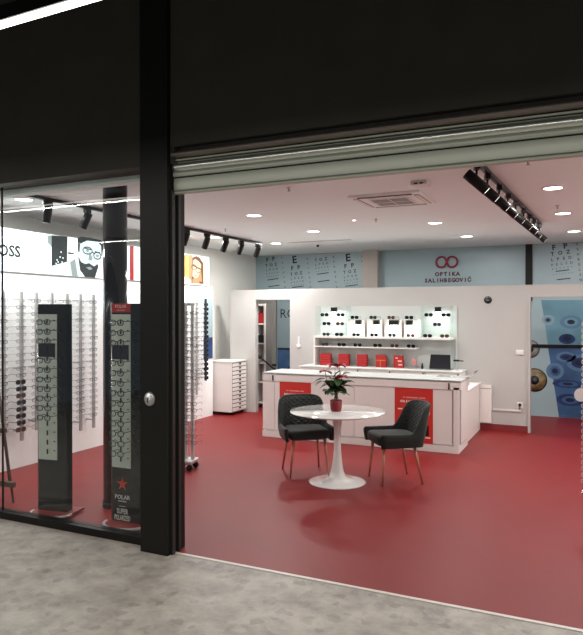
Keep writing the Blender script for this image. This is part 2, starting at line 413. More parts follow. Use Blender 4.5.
flat(p, [A(91.8, 251.8), A(94.4, 252.9), A(94.4, 254), A(91.8, 253)], 'lit_ink', .0036)
flat(p, [A(103, 262), A(112, 262), A(112, 279), A(97, 278)], 'lit_white', .0016)
p.build('portrait_print', b2, True)
b3 = lightbox(yM + .01, 8.02, 'blank white backlit sign with a red left edge between column and pillar')
p = MB(); flat(p, [(yM + .014, LZ0), (yM + .10, LZ0), (yM + .10, LZ1), (yM + .014, LZ1)], 'lit_red', .001); p.build('red_stripe', b3, True)
b4 = lightbox(8.03, 8.94, 'backlit golden portrait of a dark haired woman wearing glasses')
p = MB()
flat(p, [A(181, 254.2), A(192.3, 255.2), A(191, 283.5), A(181, 282.5)], 'lit_gold', .001)
flat(p, [A(188.6, 254.6), A(192.6, 255.2), A(192, 283.5), A(189.3, 283)], 'lit_shade', .0014)
flat(p, [A(203, 257), A(207.6, 257.6), A(207.4, 284.6), A(202, 284)], 'lit_cream', .001)
flat(p, [A(181.6, 278), A(186, 276), A(191, 280), A(191, 283.6), A(181.6, 282.5)], 'lit_cream', .0016)
flat(p, [A(192.3, 257.5), A(196, 255.8), A(199.5, 257.2), A(203.2, 263), A(203.6, 284.2), A(191.5, 283.6)], 'lit_brown', .0014)
flat(p, [A(193, 261), A(195, 259), A(198.5, 261.2), A(201, 264.5), A(200.5, 270), A(198, 277), A(195, 278.4), A(192.4, 276)], 'lit_skin', .0022)
flat(p, [A(198.6, 270), A(200.5, 266), A(202, 282), A(198.5, 281)], 'lit_shade', .0020)
flat(p, [A(195.3, 277.8), A(198.5, 276), A(199.5, 284), A(192, 283.6), A(192.5, 279)], 'lit_shade', .0018)
flat(p, [A(192.6, 264.3), A(200.8, 268.8), A(200.7, 270.2), A(192.5, 266)], 'lit_brown', .0028)
for c_ in ((193.9, 267.0), (198.4, 270.2)):
    for q in ring(*A(*c_), .075, .045, .012, 14): flat(p, q, 'lit_brown', .003)
flat(p, [A(194, 274.4), A(196.6, 274.8), A(195.3, 276)], 'lit_brown', .0030)
p.build('portrait_print', b4, True)

# rods on the display wall
rodY = [at(px, 330, 0, DX + .12).y for px in (3.5, 21.5, 36.5, 52, 67.5, 80.5, 93.5)] + [8.05, 8.42, 8.68]
ORD = ['first', 'second', 'third', 'fourth', 'fifth', 'sixth', 'seventh', 'eighth', 'ninth', 'tenth', 'eleventh', 'twelfth', 'thirteenth', 'fourteenth', 'fifteenth', 'sixteenth', 'seventeenth', 'eighteenth', 'nineteenth', 'twentieth', 'twenty-first', 'twenty-second', 'twenty-third', 'twenty-fourth']
rodname = ['wall rod at the mullion', 'second wall rod from left', 'third wall rod from left', 'fourth wall rod from left', 'fifth wall rod from left', 'sixth wall rod from left', 'wall rod left of the column', 'wall rod right of the pillar', 'wall rod left of two-tone panel', 'wall rod at two-tone panel']
mp = MB(); mp.box(DX, DX + .012, 8.80, 9.06, .954, 1.93, 'chart_ink_soft')
pn = thing('mirror_panel', 'mirror panel, reflection painted grey over navy, at the far end of the rod wall', 'panel', (DX, 8.93, .95))
bx(DX, DX + .012, 8.80, 9.06, 1.30, 1.93, 'print_pale').build('upper_panel', pn, True)  # flat grey and navy stand in for the mirror's reflection
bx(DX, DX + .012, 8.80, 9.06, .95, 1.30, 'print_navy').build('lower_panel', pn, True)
for v in (mp,): v.bm.free()
z0r = [.32, .32, .40, .30, .28, .28, .28, .42, .42, .62]
for i, y in enumerate(rodY):
    last = i == 9
    r_ = thing('display_rod', f'slim vertical grey rod, the {rodname[i]}', 'rod', (DX, y, z0r[i]), 0, 'eyeglass rods on the white wall')
    x = DX + .12
    mb = MB(); mb.box(x - .012, x + .012, y - .017, y + .017, z0r[i], 1.93, 'black_matte' if last else 'rod_grey'); mb.build('rod_profile', r_, True)
    mb = MB()
    for z in (z0r[i] + .1, 1.1, 1.85): bx(DX + (.012 if last else 0), x - .012, y - .008, y + .008, z - .008, z + .008, 'steel').build('bracket', r_, True)

# ------------------------------------------------------------------ eyewear
def rim(cx, w, h, n=12):
    pts = []
    for i in range(n):
        a = 2 * PI * i / n; c, s_ = math.cos(a), math.sin(a)
        pts.append((cx + w * math.copysign(abs(c) ** .75, c), 0, h * math.copysign(abs(s_) ** .75, s_)))
    return pts
def front_mb(fm, r=.0022, W=.025, Hh=.019, mb=None):
    mb = mb or MB()
    for s_ in (-1, 1): mb.tube(rim(s_ * .034, W, Hh), r, fm, 5, True)
    mb.tube([(-.010, 0, .007), (0, -.002, .010), (.010, 0, .007)], r, fm, 5)
    for s_ in (-1, 1): mb.box(min(s_ * .058, s_ * .066), max(s_ * .058, s_ * .066), 0, .006, .006, .012, fm)
    return mb
def lens_mb(lm, W=.024, Hh=.018, mb=None):
    mb = mb or MB()
    for s_ in (-1, 1):
        p = rim(s_ * .034, W, Hh); mb.prism([(a, c) for a, b_, c in p], -.0006, .0006, lm)
    return mb
def temple_mb(fm, s_, r=.002, L=.13, mb=None):
    mb = mb or MB(); mb.tube([(s_ * .065, .004, .009), (s_ * .067, L * .7, .009), (s_ * .067, L * .88, .003), (s_ * .066, L, -.018)], r, fm, 5); return mb
def specs_mesh(name, fm, lm, r=.0022, W=.025, Hh=.019, L=.13):
    mb = MB(); front_mb(fm, r, W, Hh, mb)
    lens_mb(lm, W - .001, Hh - .001, mb)
    for s_ in (-1, 1): temple_mb(fm, s_, r * .9, L, mb)
    return mb.mesh(name)
KIND = {'thin dark-framed eyeglasses': specs_mesh('eyeglasses', 'frame_dark', 'lens_clear'),
        'thin silver-framed eyeglasses': specs_mesh('eyeglasses', 'frame_silver', 'lens_clear', .0018),
        'brown-framed eyeglasses': specs_mesh('eyeglasses', 'frame_brown', 'lens_clear'),
        'clear-framed eyeglasses': specs_mesh('eyeglasses', 'frame_clear', 'lens_clear', .0026),
        'dark-lensed sunglasses': specs_mesh('sunglasses', 'frame_dark', 'lens_dark', .0032, .029, .024),
        'brown-lensed sunglasses': specs_mesh('sunglasses', 'frame_brown', 'lens_brown', .003, .029, .024)}
def specs(kind, loc, rz, label, group):
    me = KIND[kind]; sun = 'sun' in kind
    o = bpy.data.objects.new('sunglasses' if sun else 'eyeglasses', me); C.objects.link(o)
    o.location = loc; o.rotation_euler = (0, 0, rz)
    return tag(o, label, 'sunglasses' if sun else 'eyeglasses', group)
light_kinds = ['thin silver-framed eyeglasses', 'thin dark-framed eyeglasses', 'thin silver-framed eyeglasses', 'brown-framed eyeglasses', 'clear-framed eyeglasses']
for i, y in enumerate(rodY):
    n = 20 if i < 9 else 17
    for k in range(n):
        z = 1.835 - k * .073
        if z < z0r[i] + .04: continue
        if i == 9: kd = 'dark-lensed sunglasses'
        elif i == 1 and k >= 12: kd = 'dark-lensed sunglasses' if k not in (14, 19) else 'brown-lensed sunglasses'
        elif i in (3, 4, 5) and k in (13, 14, 15, 16, 17): kd = 'thin dark-framed eyeglasses'
        else: kd = random.choice(light_kinds)
        specs(kd, (DX + .155, y - .04 + random.uniform(-.006, .006), z), R(90 + random.uniform(-6, 6)), f'{kd}, {ORD[k]} down the {rodname[i]}', 'eyeglasses on the white rod wall')

# freestanding rod stand behind the pillar
t = thing('eyewear_stand', 'tall freestanding steel rod stand for eyeglasses beside the black pillar', 'display stand', (-4.02, 5.82, 0), R(10))
bx(-.08, .13, -.11, .11, .07, .11, 'steel', bev=.01).build('base', t)
for sx in (-1, 1):
    for sy in (-1, 1):
        o = MB().lathe([(0, -.012), (.033, -.012), (.035, 0), (.033, .012), (0, .012)], 'black_matte', 14, T(.025 + sx * .075, sy * .08, .035) @ RX(90)).build('caster', t)
for sx in (-1, 1): bx(sx * .04 + .06 - .016, sx * .04 + .06 + .016, -.014, .014, .11, 1.80, 'rod_bright').build('rod', t)
bx(-.0, .12, -.012, .012, 1.78, 1.81, 'chrome').build('crossbar', t)
for k in range(21):
    for s_ in (0, 1):
        kd = light_kinds[(k * 3 + s_) % 5]
        q = Vector((.01 + .10 * s_, -.05, 0)); q.rotate(Matrix.Rotation(R(10), 3, 'Z'))
        specs(kd, (-4.02 + q.x, 5.82 + q.y, 1.70 - k * .070), R(10), f'{kd}, {ORD[k]} down the {"right" if s_ else "left"} rod of the freestanding stand', 'eyeglasses on the freestanding stand')

# free-standing eyewear towers behind the glass
def tower(p0, rz, label, header):
    t = thing('display_tower', label, 'display tower', p0, rz)
    W = .272
    mb = MB(); poly = [(.148 + .185 * math.cos(a), -.05 + .14 * math.sin(a)) for a in [PI * (1 + i / 16) for i in range(17)]]
    # half-round red base plate
    n = 17; V = [(x, y, .012) for x, y in poly] + [(poly[-1][0], .13, .012), (poly[0][0], .13, .012)]
    V2 = [(x, y, .028) for x, y, z in V]; k = len(V)
    mb.add(V + V2, [tuple(range(k))[::-1], tuple(range(k, 2 * k))] + [(i, (i + 1) % k, k + (i + 1) % k, k + i) for i in range(k)], 'red_plate'); mb.build('base_plate', t)
    mb = MB(); mb.tube([(x, y - .004, .022) for x, y in poly], .014, 'steel', 6); mb.build('base_edge', t)
    bx(.0, W, -.03, .05, .028, 1.775, 'black_gloss').build('body', t)
    bx(.0, .182, -.034, -.03, .46, 1.69, 'tower_panel').build('slot_panel', t)
    bx(.006, .166, -.040, -.034, 1.33, 1.445, 'screen').build('display_square', t)
    MB().tube([(-.012, -.02, .03), (-.012, -.02, 1.78)], .006, 'chrome', 8).build('edge_rod', t)
    if header:
        bx(.0, .185, -.038, -.03, 1.705, 1.775, 'red_sign').build('header', t)
        mb = MB(); mb.text('POLAR', .036, 'text_pink', T(.092, -.039, 1.752) @ RX(90), bold=.01); mb.text('SUNGLASSES', .014, 'text_pink', T(.092, -.039, 1.722) @ RX(90)); mb.build('header_text', t)
        mb = MB(); st = []
        for i in range(10):
            r_ = .056 if i % 2 == 0 else .022; a = R(90 + 36 * i); st.append((.098 + r_ * math.cos(a), .33 + r_ * math.sin(a)))
        mb.prism(st, -.032, -.030, 'red_star'); mb.build('star', t)
        mb = MB(); mb.text('POLAR', .048, 'text_white', T(.098, -.031, .222) @ RX(90)); mb.text('SUNGLASSES', .014, 'text_white', T(.098, -.031, .19) @ RX(90))
        mb.box(.065, .13, -.031, -.03, .148, .151, 'text_white')
        for ln, z in (('SUPER', .108), ('POLARIZED', .055)):
            mb.text(ln, .060, 'text_white', T(.098, -.031, z) @ RX(90) @ Matrix.Scale(.66 if ln == 'SUPER' else .50, 4, (1, 0, 0)), bold=.005)
        mb.build('lettering', t)
    mb = MB()
    for k in range(15): mb.box(.088, .094, -.046, -.034, 1.64 - k * .0785 - .03, 1.64 - k * .0785 + .01, 'frame_dark'); mb.box(.152, .164, -.040, -.034, 1.635 - k * .0785, 1.643 - k * .0785, 'frame_dark')
    mb.build('clip', t)
    return t
tw = [((-4.255, 4.04, 0), R(9), 'tall black eyewear tower behind the glass, the left one without a red header', False),
      ((-3.500, 4.09, 0), R(2), 'tall black eyewear tower with a red header and star beside the pillar', True)]
def make_pair(kind, fm, lm):
    t = thing(kind, '', kind)
    front_mb(fm, .0034).build('front_frame', t); lens_mb(lm).build('lens', t)
    for s_ in (-1, 1): temple_mb(fm, s_, .0025).build('temple', t)
    return t
first = True
proto = make_pair('eyeglasses', 'frame_dark', 'lens_clear')
for ti, (p0, rz, lab, hd) in enumerate(tw):
    tower(p0, rz, lab, hd)
    for k in range(15):
        z = 1.625 - k * .0785
        if k in (3,): continue
        if not hd and k >= 11: continue
        if hd and k in (14,): continue
        g = proto if first else copy_tree(proto); first = False
        q = Vector((.158, -.175, 0)); q.rotate(Matrix.Rotation(rz, 3, 'Z'))
        kk = k if k < 3 else k - 1
        g.location = (p0[0] + q.x, p0[1] + q.y, z); g.rotation_euler = (0, 0, rz + R(2 + random.uniform(-5, 5))); g.scale = (1.08, 1, 1.12)
        g['label'] = f'black-framed eyeglasses on the {"red-headed tower by the pillar" if hd else "left tower"}, {ORD[kk]} from the top'
        g['group'] = 'eyeglasses on the ' + ('red-headed tower' if hd else 'left tower')

# round black column
t = thing('round_column', 'round glossy black column behind the red-headed eyewear tower', 'column', (-3.80, 4.45, 0))
MB().lathe([(.0, 0), (.105, 0), (.105, H), (0, H)], 'black_gloss', 40).build('shaft', t)
MB().lathe([(.106, 0), (.112, 0), (.112, .05), (.106, .05)], 'black_matte', 40).build('base_ring', t)

# wooden easel at far left
t = thing('easel', 'dark wooden A-frame easel at the left edge behind the glass', 'easel', (-4.78, 4.15, 0))
def leg(a, b_, nm='leg', r=.014): MB().tube([a, b_], r, 'wood', 4).build(nm, t, True)
leg((-4.69, 4.13, 0), (-5.10, 4.3, 1.15)); leg((-5.52, 4.13, 0), (-5.12, 4.3, 1.15)); leg((-5.30, 4.62, 0), (-5.12, 4.32, 1.12))
bx(-5.50, -4.67, 4.10, 4.14, .14, .185, 'wood').build('crossbar', t, True)
bx(-4.97, -4.86, 4.17, 4.21, .60, .64, 'wood').build('rest_peg', t, True)

# ------------------------------------------------------------------ ceiling things
def spot(p, tilt, az, L, r, label, group, z0, mid=0, drop=.085):
    t = thing('track_spotlight', label, 'spotlight', p, R(az), group)
    bx(-.022, .022, -.045, .045, -.045, 0, 'black_metal', bev=.004).build('adapter', t)
    MB().tube([(0, 0, -.045), (0, 0, -drop + .01)], .009, 'black_metal', 8).build('stem', t)
    mtx = T(0, 0, -drop) @ RY(tilt) @ T(0, 0, mid)         # cylinder axis tips in local x
    m_ = mtx @ T(.052, 0, 0)
    MB().lathe([(0, -L), (r * .85, -L), (r, -L + .004), (r, .04), (r * .9, .045), (0, .045)], 'black_metal', 20, mtx).build('lamp_head', t)
    MB().lathe([(0, -L - .002), (r * .62, -L - .002), (r * .62, -L + .001), (0, -L + .001)], 'lamp_soft', 20, mtx).build('lens', t)
    tip = Matrix.Rotation(R(az), 4, 'Z') @ mtx @ Vector((0, 0, -L - .02)); d = Matrix.Rotation(R(az), 4, 'Z') @ mtx.to_3x3().to_4x4() @ Vector((0, 0, -1))
    ld = bpy.data.lights.new('spot_beam', 'SPOT'); ld.energy = SPOTP; ld.spot_size = R(62); ld.spot_blend = .6; ld.color = (1, .95, .9); ld.shadow_soft_size = .03
    lo = bpy.data.objects.new('spot_beam', ld); C.objects.link(lo); lo.location = Vector(p) + tip; lo.rotation_euler = d.to_3d().to_track_quat('-Z', 'Y').to_euler()
    return t
SPOTP = 20
LTX = -4.83
t = thing('lighting_track', 'black ceiling track running along the left eyeglass wall', 'track', (LTX, 6.5, H))
bx(LTX - .018, LTX + .018, 4.22, 9.15, 2.80, 2.832, 'black_metal').build('rail', t, True)
for y in (4.4, 5.9, 7.4, 8.8): bx(LTX - .01, LTX + .01, y - .02, y + .02, 2.832, H, 'black_metal').build('fixing', t, True)
for k, y in enumerate((4.68, 5.22, 5.72, 6.45, 7.05, 7.55, 8.05, 8.5, 9.05)):
    spot((LTX, y, 2.80), [12, 26, 20, 20, 28, 25, 30, 30, 32][k], [0, 10, 0, 0, -15, -10, -15, -20, -25][k], .13, .042, f'black cylinder spotlight, {ORD[k]} from the near end of the left track', 'spotlights on the left track', 2.8)
# right track
SPOTP = 8
ra, rb = Vector((-.775, 4.70, 2.80)), Vector((-.583, 8.62, 2.80)); ang = math.atan2(-(rb.x - ra.x), rb.y - ra.y)
t = thing('lighting_track', 'black ceiling track over the right side of the shop', 'track', (ra.x, ra.y, H), ang)
L_ = (rb - ra).length
bx(-.018, .018, 0, L_, -.04, -.008, 'black_metal').build('rail', t)
for y in (.2, 1.4, 2.6, 3.7): bx(-.01, .01, y - .02, y + .02, -.008, 0, 'black_metal').build('fixing', t)
for k, y in enumerate((4.85, 5.25, 5.76, 6.21, 6.66, 7.18, 7.62, 8.02, 8.50)):
    x = ra.x + (rb.x - ra.x) * (y - ra.y) / (rb.y - ra.y)
    spot((x, y, 2.80), -48, math.degrees(ang) + 18, .155, .040, f'black cylinder spotlight, {ORD[k]} from the near end of the right track', 'spotlights on the right track', 2.8, .055, .135)
# recessed downlights
DOWN = 19
dl = [((24, 199), 'above the brand lettering at far left'), ((254, 215), 'left of centre, nearest the front'), ((313.5, 231), 'left of centre, behind the nearer one'), ((215, 237), 'behind the left track'), ((276, 243), 'left, nearest the eye chart wall'),
      ((435, 222.5), 'centre right, behind the air conditioner'), ((467, 236), 'centre right, nearest the logo wall'), ((553, 187.5), 'rightmost and nearest the shutter'), ((563, 213), 'right side, middle one'), ((574, 231), 'right side, farthest back')]
proto = None; DLP = []
for k, (pp, lab) in enumerate(dl):
    q = at(pp[0], pp[1], 2, H)
    if proto is None:
        proto = thing('downlight', '', 'downlight', (0, 0, 0))
        MB().lathe([(.082, 0), (.10, 0), (.10, -.006), (.082, -.010)], 'white_metal', 28).build('trim_ring', proto)
        MB().lathe([(0, -.002), (.082, -.002), (.082, -.006), (0, -.006)], 'lamp', 28).build('diffuser', proto)
        o = proto
    else: o = copy_tree(proto)
    DLP.append((q.x, q.y)); o.location = (q.x, q.y, H); o['label'] = 'round recessed ceiling light, ' + lab; o['group'] = 'round recessed ceiling lights'
for k, (x, y) in enumerate(((1.25, 4.9), (1.25, 6.4), (1.25, 8.1), (2.1, 5.6), (2.1, 7.2))):      # unseen lights added right of the frame to brighten the shop
    o = copy_tree(proto); o.location = (x, y, H); o['label'] = 'added unseen ceiling light, right of the picture, ' + ORD[k] + ' of that side'; o['group'] = 'round recessed ceiling lights'
    DLP.append((x, y))
LP = DLP
for x, y in LP:
    ld = bpy.data.lights.new('downlight_beam', 'AREA'); ld.shape = 'DISK'; ld.size = .16; ld.energy = DOWN * (2.0 if x < -3.8 and y > 8.8 else .93); ld.color = (1, .975, .945)
    lo = bpy.data.objects.new('downlight_beam', ld); C.objects.link(lo); lo.location = (x, y, H - .02)
# small things on the ceiling
q = at(354, 220, 2, H)
t = thing('mini_downlight', 'tiny round ceiling light below the air conditioner', 'downlight', (q.x, q.y, H)); MB().lathe([(.022, 0), (.032, 0), (.032, -.005), (.022, -.006)], 'white_metal', 16).build('trim_ring', t); MB().lathe([(0, -.001), (.022, -.001), (.022, -.005), (0, -.005)], 'lamp', 16).build('diffuser', t)
q = at(420.5, 181.5, 2, H)
t = thing('smoke_detector', 'small white square detector on the ceiling beside the air conditioner', 'detector', (q.x, q.y, H))
t.scale = (1.3, 1.3, 1.3); bx(-.055, .055, -.055, .055, -.03, 0, 'plastic_white', bev=.006).build('housing', t); mb = MB(); mb.box(-.030, -.006, -.057, -.053, -.026, -.016, 'vent_dark'); mb.box(.006, .030, -.057, -.053, -.026, -.016, 'vent_dark'); mb.build('slot', t)
for k, (a, b_, lab) in enumerate(((289, 187.5, 'above the centre left'), (528, 160.5, 'close to the shutter at right'), (557.5, 205.5, 'between the two right downlights'), (376, 219, 'right of the tiny ceiling light'), (225.5, 229, 'above the left track'))):
    q = at(a, b_, 2, H); t = thing('sprinkler', 'small metal ceiling sprinkler ' + lab, 'sprinkler', (q.x, q.y, H + .001), 0, 'ceiling sprinklers')
    MB().lathe([(0, 0), (.025, 0), (.022, -.006), (.008, -.008), (.007, -.03), (.016, -.032), (.016, -.035), (0, -.035)], 'steel', 14).build('nozzle', t)
q = at(287.5, 255.5 - 12, 2, H)
t = thing('ceiling_vent', 'thin pale slot vent in the ceiling before the eye charts', 'vent', (-3.9, 9.35, H)); bx(-.55, .55, -.04, .04, -.006, 0, 'plastic_white').build('frame', t); bx(-.52, .52, -.02, .02, -.0075, -.005, 'grey_vent').build('slot', t)
q = at(293, 251, 2, H)
t = thing('sensor', 'tiny dark ceiling sensor near the first eye chart', 'sensor', (-4.15, 9.9, H)); MB().lathe([(0, 0), (.02, 0), (.02, -.03), (0, -.035)], 'black_matte', 12).build('body', t)
# ceiling cassette air conditioner
t = thing('air_conditioner', 'square white ceiling cassette air conditioner', 'air conditioner', (at(393, 199, 2, H).x, at(393, 199, 2, H).y, H), 0)
t.scale = (.74, .74, 1)
bx(-.48, .48, -.48, .48, -.022, 0, 'white_bright', bev=.006).build('panel', t)
g = bx(-.27, .27, -.27, .27, -.030, -.022, 'white_metal').build('grille', t)
mb = MB()
for i in range(16):
    if i != 8: mb.box(-.24, -.01, -.24 + i * .03, -.224 + i * .03, -.0315, -.0295, 'grey_vent'); mb.box(.01, .24, -.24 + i * .03, -.224 + i * .03, -.0315, -.0295, 'grey_vent')
mb.build('grille_slats', g)
for a in range(4):
    m_ = RZ(a * 90); mb = MB(); mb.box(-.36, .36, -.44, -.375, -.0265, -.0215, 'vent_dark' if a == 0 else 'grey_vent', m_); 
    if a != 0: mb.box(-.34, .34, -.428, -.388, -.030, -.0265, 'white_metal', m_)
    mb.build('air_slot', t)

# ------------------------------------------------------------------ back wall prints
def onwall(mb, poly, m, d, y=BY): mb.prism(poly, y - d, y - .0002, m)
W_ = lambda px, py: (lambda q: (q.x, q.z))(at(px, py, 1, BY))
def chart(name_lab, cpx, rows, scale_px, tilt, lines):
    """rows: (text, centre y px, size px, spacing)"""
    q = W_(cpx, rows[0][1]); t = thing('eye_chart', name_lab, 'eye chart', (q[0], BY, q[1]), 0, 'printed eye charts on the back wall')
    mb = MB()
    for tx, py, sz, gap in rows:
        x, z = W_(cpx + (py - rows[0][1]) * .13, py); s_ = sz * scale_px
        n = len(tx)
        for i, ch in enumerate(tx):
            dx = (i - (n - 1) / 2) * gap * scale_px
            mb.text(ch, s_ * 1.38, 'chart_ink' if sz > 2.4 else 'chart_ink_soft', T(x + dx, BY - .0045, z + dx * math.tan(R(tilt))) @ RX(90) @ RZ(tilt), bold=.03 if sz > 3.5 else .02)
    mb.build('letters', t, True)
    for py, m_ in lines:
        x, z = W_(cpx + (py - rows[0][1]) * .13, py); w2 = 6.2 * scale_px
        MB().box(-w2, w2, -.002, 0, -.008, .008, m_, T(x, BY - .004, z) @ RY(-tilt)).build('rule', t, True)
    return t
S = .0196
tl = 6
rowsE = lambda y: [('E', y, 7.2, 0), ('FP', y + 8, 4, 7), ('TOZ', y + 13.8, 3, 5.2), ('LPED', y + 18.3, 2.2, 3.9), ('PECFD', y + 22, 1.6, 3.1), ('EDFCZP', y + 25, 1.1, 2.5)]
rowsF = lambda y: [('FP', y, 4, 7), ('TOZ', y + 5.6, 3, 5.2), ('LPED', y + 10, 2.2, 3.9), ('PECFD', y + 13.8, 1.6, 3.1), ('EDFCZP', y + 16.8, 1.1, 2.5)]
chart('eye chart letters FP at the far left of the back wall', 270.5, rowsF(259.5), S, tl, [(279.3, 'chart_ink'), (286, 'chart_ink')])
chart('eye chart with a big E, the left of the two', 294.5, rowsE(260), S, tl, [(286.8, 'chart_ink')])
chart('eye chart without a big letter between the two big E charts', 321, rowsF(254)[1:], S, tl, [(273.5, 'chart_ink'), (281, 'chart_ink')])
chart('eye chart with a big E just left of the wall post', 348, rowsE(258), S, tl, [(285.5, 'chart_ink')])
S2 = .0168
chart('eye chart with green and red lines at the right edge', 559.5, [('FP', 247, 5.2, 10.5), ('TOZ', 253, 3.6, 7.2), ('LPED', 258.8, 2.9, 5.4), ('PECFD', 264, 2.4, 4.4), ('EDFCZP', 268, 1.5, 3.5), ('FELOPZD', 273.6, 1.1, 2.8)], S2 * .98, tl, [(270.6, 'chart_line_green'), (279, 'chart_line_red')])
def column_letters(cpx, y0, y1, s_, txt, lab):
    n = len(txt); q = W_(cpx, y0); t = thing('letter_column', lab, 'wall lettering', (q[0], BY, q[1]), 0, 'vertical letter rows on the back wall'); mb = MB()
    for i, ch in enumerate(txt):
        py = y0 + (y1 - y0) * i / (n - 1); x, z = W_(cpx + (py - y0) * .11, py); mb.text(ch, s_, 'chart_ink_soft', T(x, BY - .0045, z) @ RX(90) @ RZ(tl + 5), bold=.03)
    mb.build('letters', t, True)
column_letters(282, 258, 287, .045, 'FELOPZD', 'vertical row of small letters right of the far left chart')
column_letters(307.5, 259, 287, .045, 'DEFPOTE', 'vertical row of small letters right of the left big E')
column_letters(333.5, 257, 287, .05, 'ZPEDFLC', 'vertical row of small letters left of the right big E')
column_letters(361.5, 256, 272, .045, 'LEFO', 'vertical row of small letters beside the wall post')
column_letters(577, 244, 280, .055, 'ZEARELSN', 'vertical row of letters at the right picture edge')
# round-linked logo
q = W_(447, 262); t = thing('shop_logo', 'red double-ring logo with shop name on the blue-grey wall', 'logo', (q[0], BY, q[1]))
mb = MB(); pts = []
for i in range(25): a = R(128 - 256 * i / 24); pts.append((.09 + .092 * math.cos(a), 0, .092 * math.sin(a)))
for i in range(25): a = R(52 + 256 * i / 24); pts.append((-.09 + .092 * math.cos(a), 0, .092 * math.sin(a)))
mb.tube([(x, -.02, z) for x, _, z in pts], .0185, 'logo_red', 6, True); mb.build('emblem', t)
mb = MB(); sz = .073
for tx, py, sp_ in (('OPTIKA', 274.2, .072), ('SALIHBEGOVIĆ', 280.4, .068)):
    x, z = W_(447.5, py)
    for i, ch in enumerate(tx): mb.text(ch, .066 * 1.4, 'logo_dark', T(x + (i - (len(tx) - 1) / 2) * sp_, BY - .003, z) @ RX(90), bold=.055)
mb.build('shop_name', t, True)
# print seen through the right opening
t = thing('wall_print', 'large blue print of machined lens rings seen through the right opening', 'wall print', (-.4, BY, .05))
mb = MB(); onwall(mb, [W_(541, 300), W_(610, 300), W_(610, 346), W_(548, 346), W_(544.5, 320)], 'print_teal', .003)
onwall(mb, [W_(548, 347), W_(610, 347), W_(610, 420), W_(559, 417)], 'print_blue', .003); mb.build('background', t, True)
def wring(cx, cy, rx, rz, m1, m2, tlt=0, mb=None):
    x, z = W_(cx, cy); k_ = .0168
    for j, (f_, m_) in enumerate(((1, m1), (.62, m2), (.34, 'print_dark'))):
        mb.prism([(x + rx * k_ * f_ * math.cos(2 * PI * i / 20), z + rz * k_ * f_ * math.sin(2 * PI * i / 20)) for i in range(20)], BY - .004 - .0012 * j, BY - .001, m_)
for j, a in enumerate(((571, 322, 10, 6.5, 'print_ltblue', 'print_teal'), (567, 339, 12, 8, 'print_teal', 'print_navy'), (548, 320, 6, 5, 'print_pale', 'print_teal'), (566, 357, 9, 5, 'print_ltblue', 'print_navy'), (555, 371, 8, 8, 'print_ltblue', 'print_blue'), (580, 363, 12, 8, 'print_ltblue', 'print_navy'), (570, 400, 12, 6, 'print_navy', 'print_blue'), (568, 384, 14, 4, 'print_navy', 'print_blue'))):
    mb = MB(); wring(*a[:4], a[4], a[5], 0, mb); mb.build('printed_ring', t, True)
mb = MB(); onwall(mb, [W_(532, 344.2), W_(620, 345.5), W_(620, 348.8), W_(532, 347.6)], 'black_matte', .012); mb.build('cross_rail', t, True)
for (a, b_, rr, mm, lab) in ((530, 349, .15, 'grey_board', 'grey printed iris half hidden by the doorway jamb'), (534.5, 380, .195, 'iris_brown', 'brown printed iris low behind the doorway jamb')):
    x, z = W_(a, b_); tt = thing('iris_print', lab, 'wall print', (x, BY, z))
    MB().lathe([(0, 0), (rr, 0), (rr, .004), (0, .004)], 'chart_ink', 36, RX(90)).build('outer_ring', tt)
    MB().lathe([(0, .004), (rr * .92, .004), (rr * .92, .005), (0, .005)], mm, 36, RX(90)).build('iris', tt)
    MB().lathe([(0, .005), (rr * .38, .005), (rr * .38, .0065), (0, .0065)], 'chart_ink', 24, RX(90)).build('pupil', tt)
# behind the left opening
t = thing('grey_screen', 'tall grey board standing behind the left doorway', 'screen', (-5.73, BY, 0)); bx(-6.06, -5.60, BY - .06, BY - .02, 0, 2.05, 'grey_board').build('board', t, True)
bx(-6.06, -5.60, BY - .07, BY - .06, .66, .70, 'black_matte').build('rail', t, True)
t = thing('blue_poster', 'tall pale blue poster with dark letters over a blue photo, in the left doorway', 'poster', (-5.2, BY, .3))
bx(-5.59, -4.7, BY - .012, BY, 1.02, 2.06, 'print_pale').build('upper_print', t, True)
mb = MB(); mb.text('RC', .25, 'chart_ink', T(-5.38, BY - .013, 1.68) @ RX(90)); mb.build('lettering', t, True)
bx(-5.59, -4.7, BY - .012, BY, .3, 1.02, 'print_blue').build('lower_print', t, True)
mb = MB(); mb.prism([(-5.59, 1.02), (-4.7, 1.02), (-4.7, .95), (-5.59, .98)], BY - .014, BY - .012, 'print_dark')
mb.prism([(-5.46, .45), (-5.3, .62), (-5.1, .72), (-5.0, .3), (-5.46, .3)], BY - .014, BY - .012, 'skin_print'); mb.prism([(-5.48, .52), (-5.25, .74), (-5.05, .78), (-5.05, .70), (-5.3, .66), (-5.46, .50)], BY - .015, BY - .013, 'print_dark'); mb.build('figure_print', t, True)
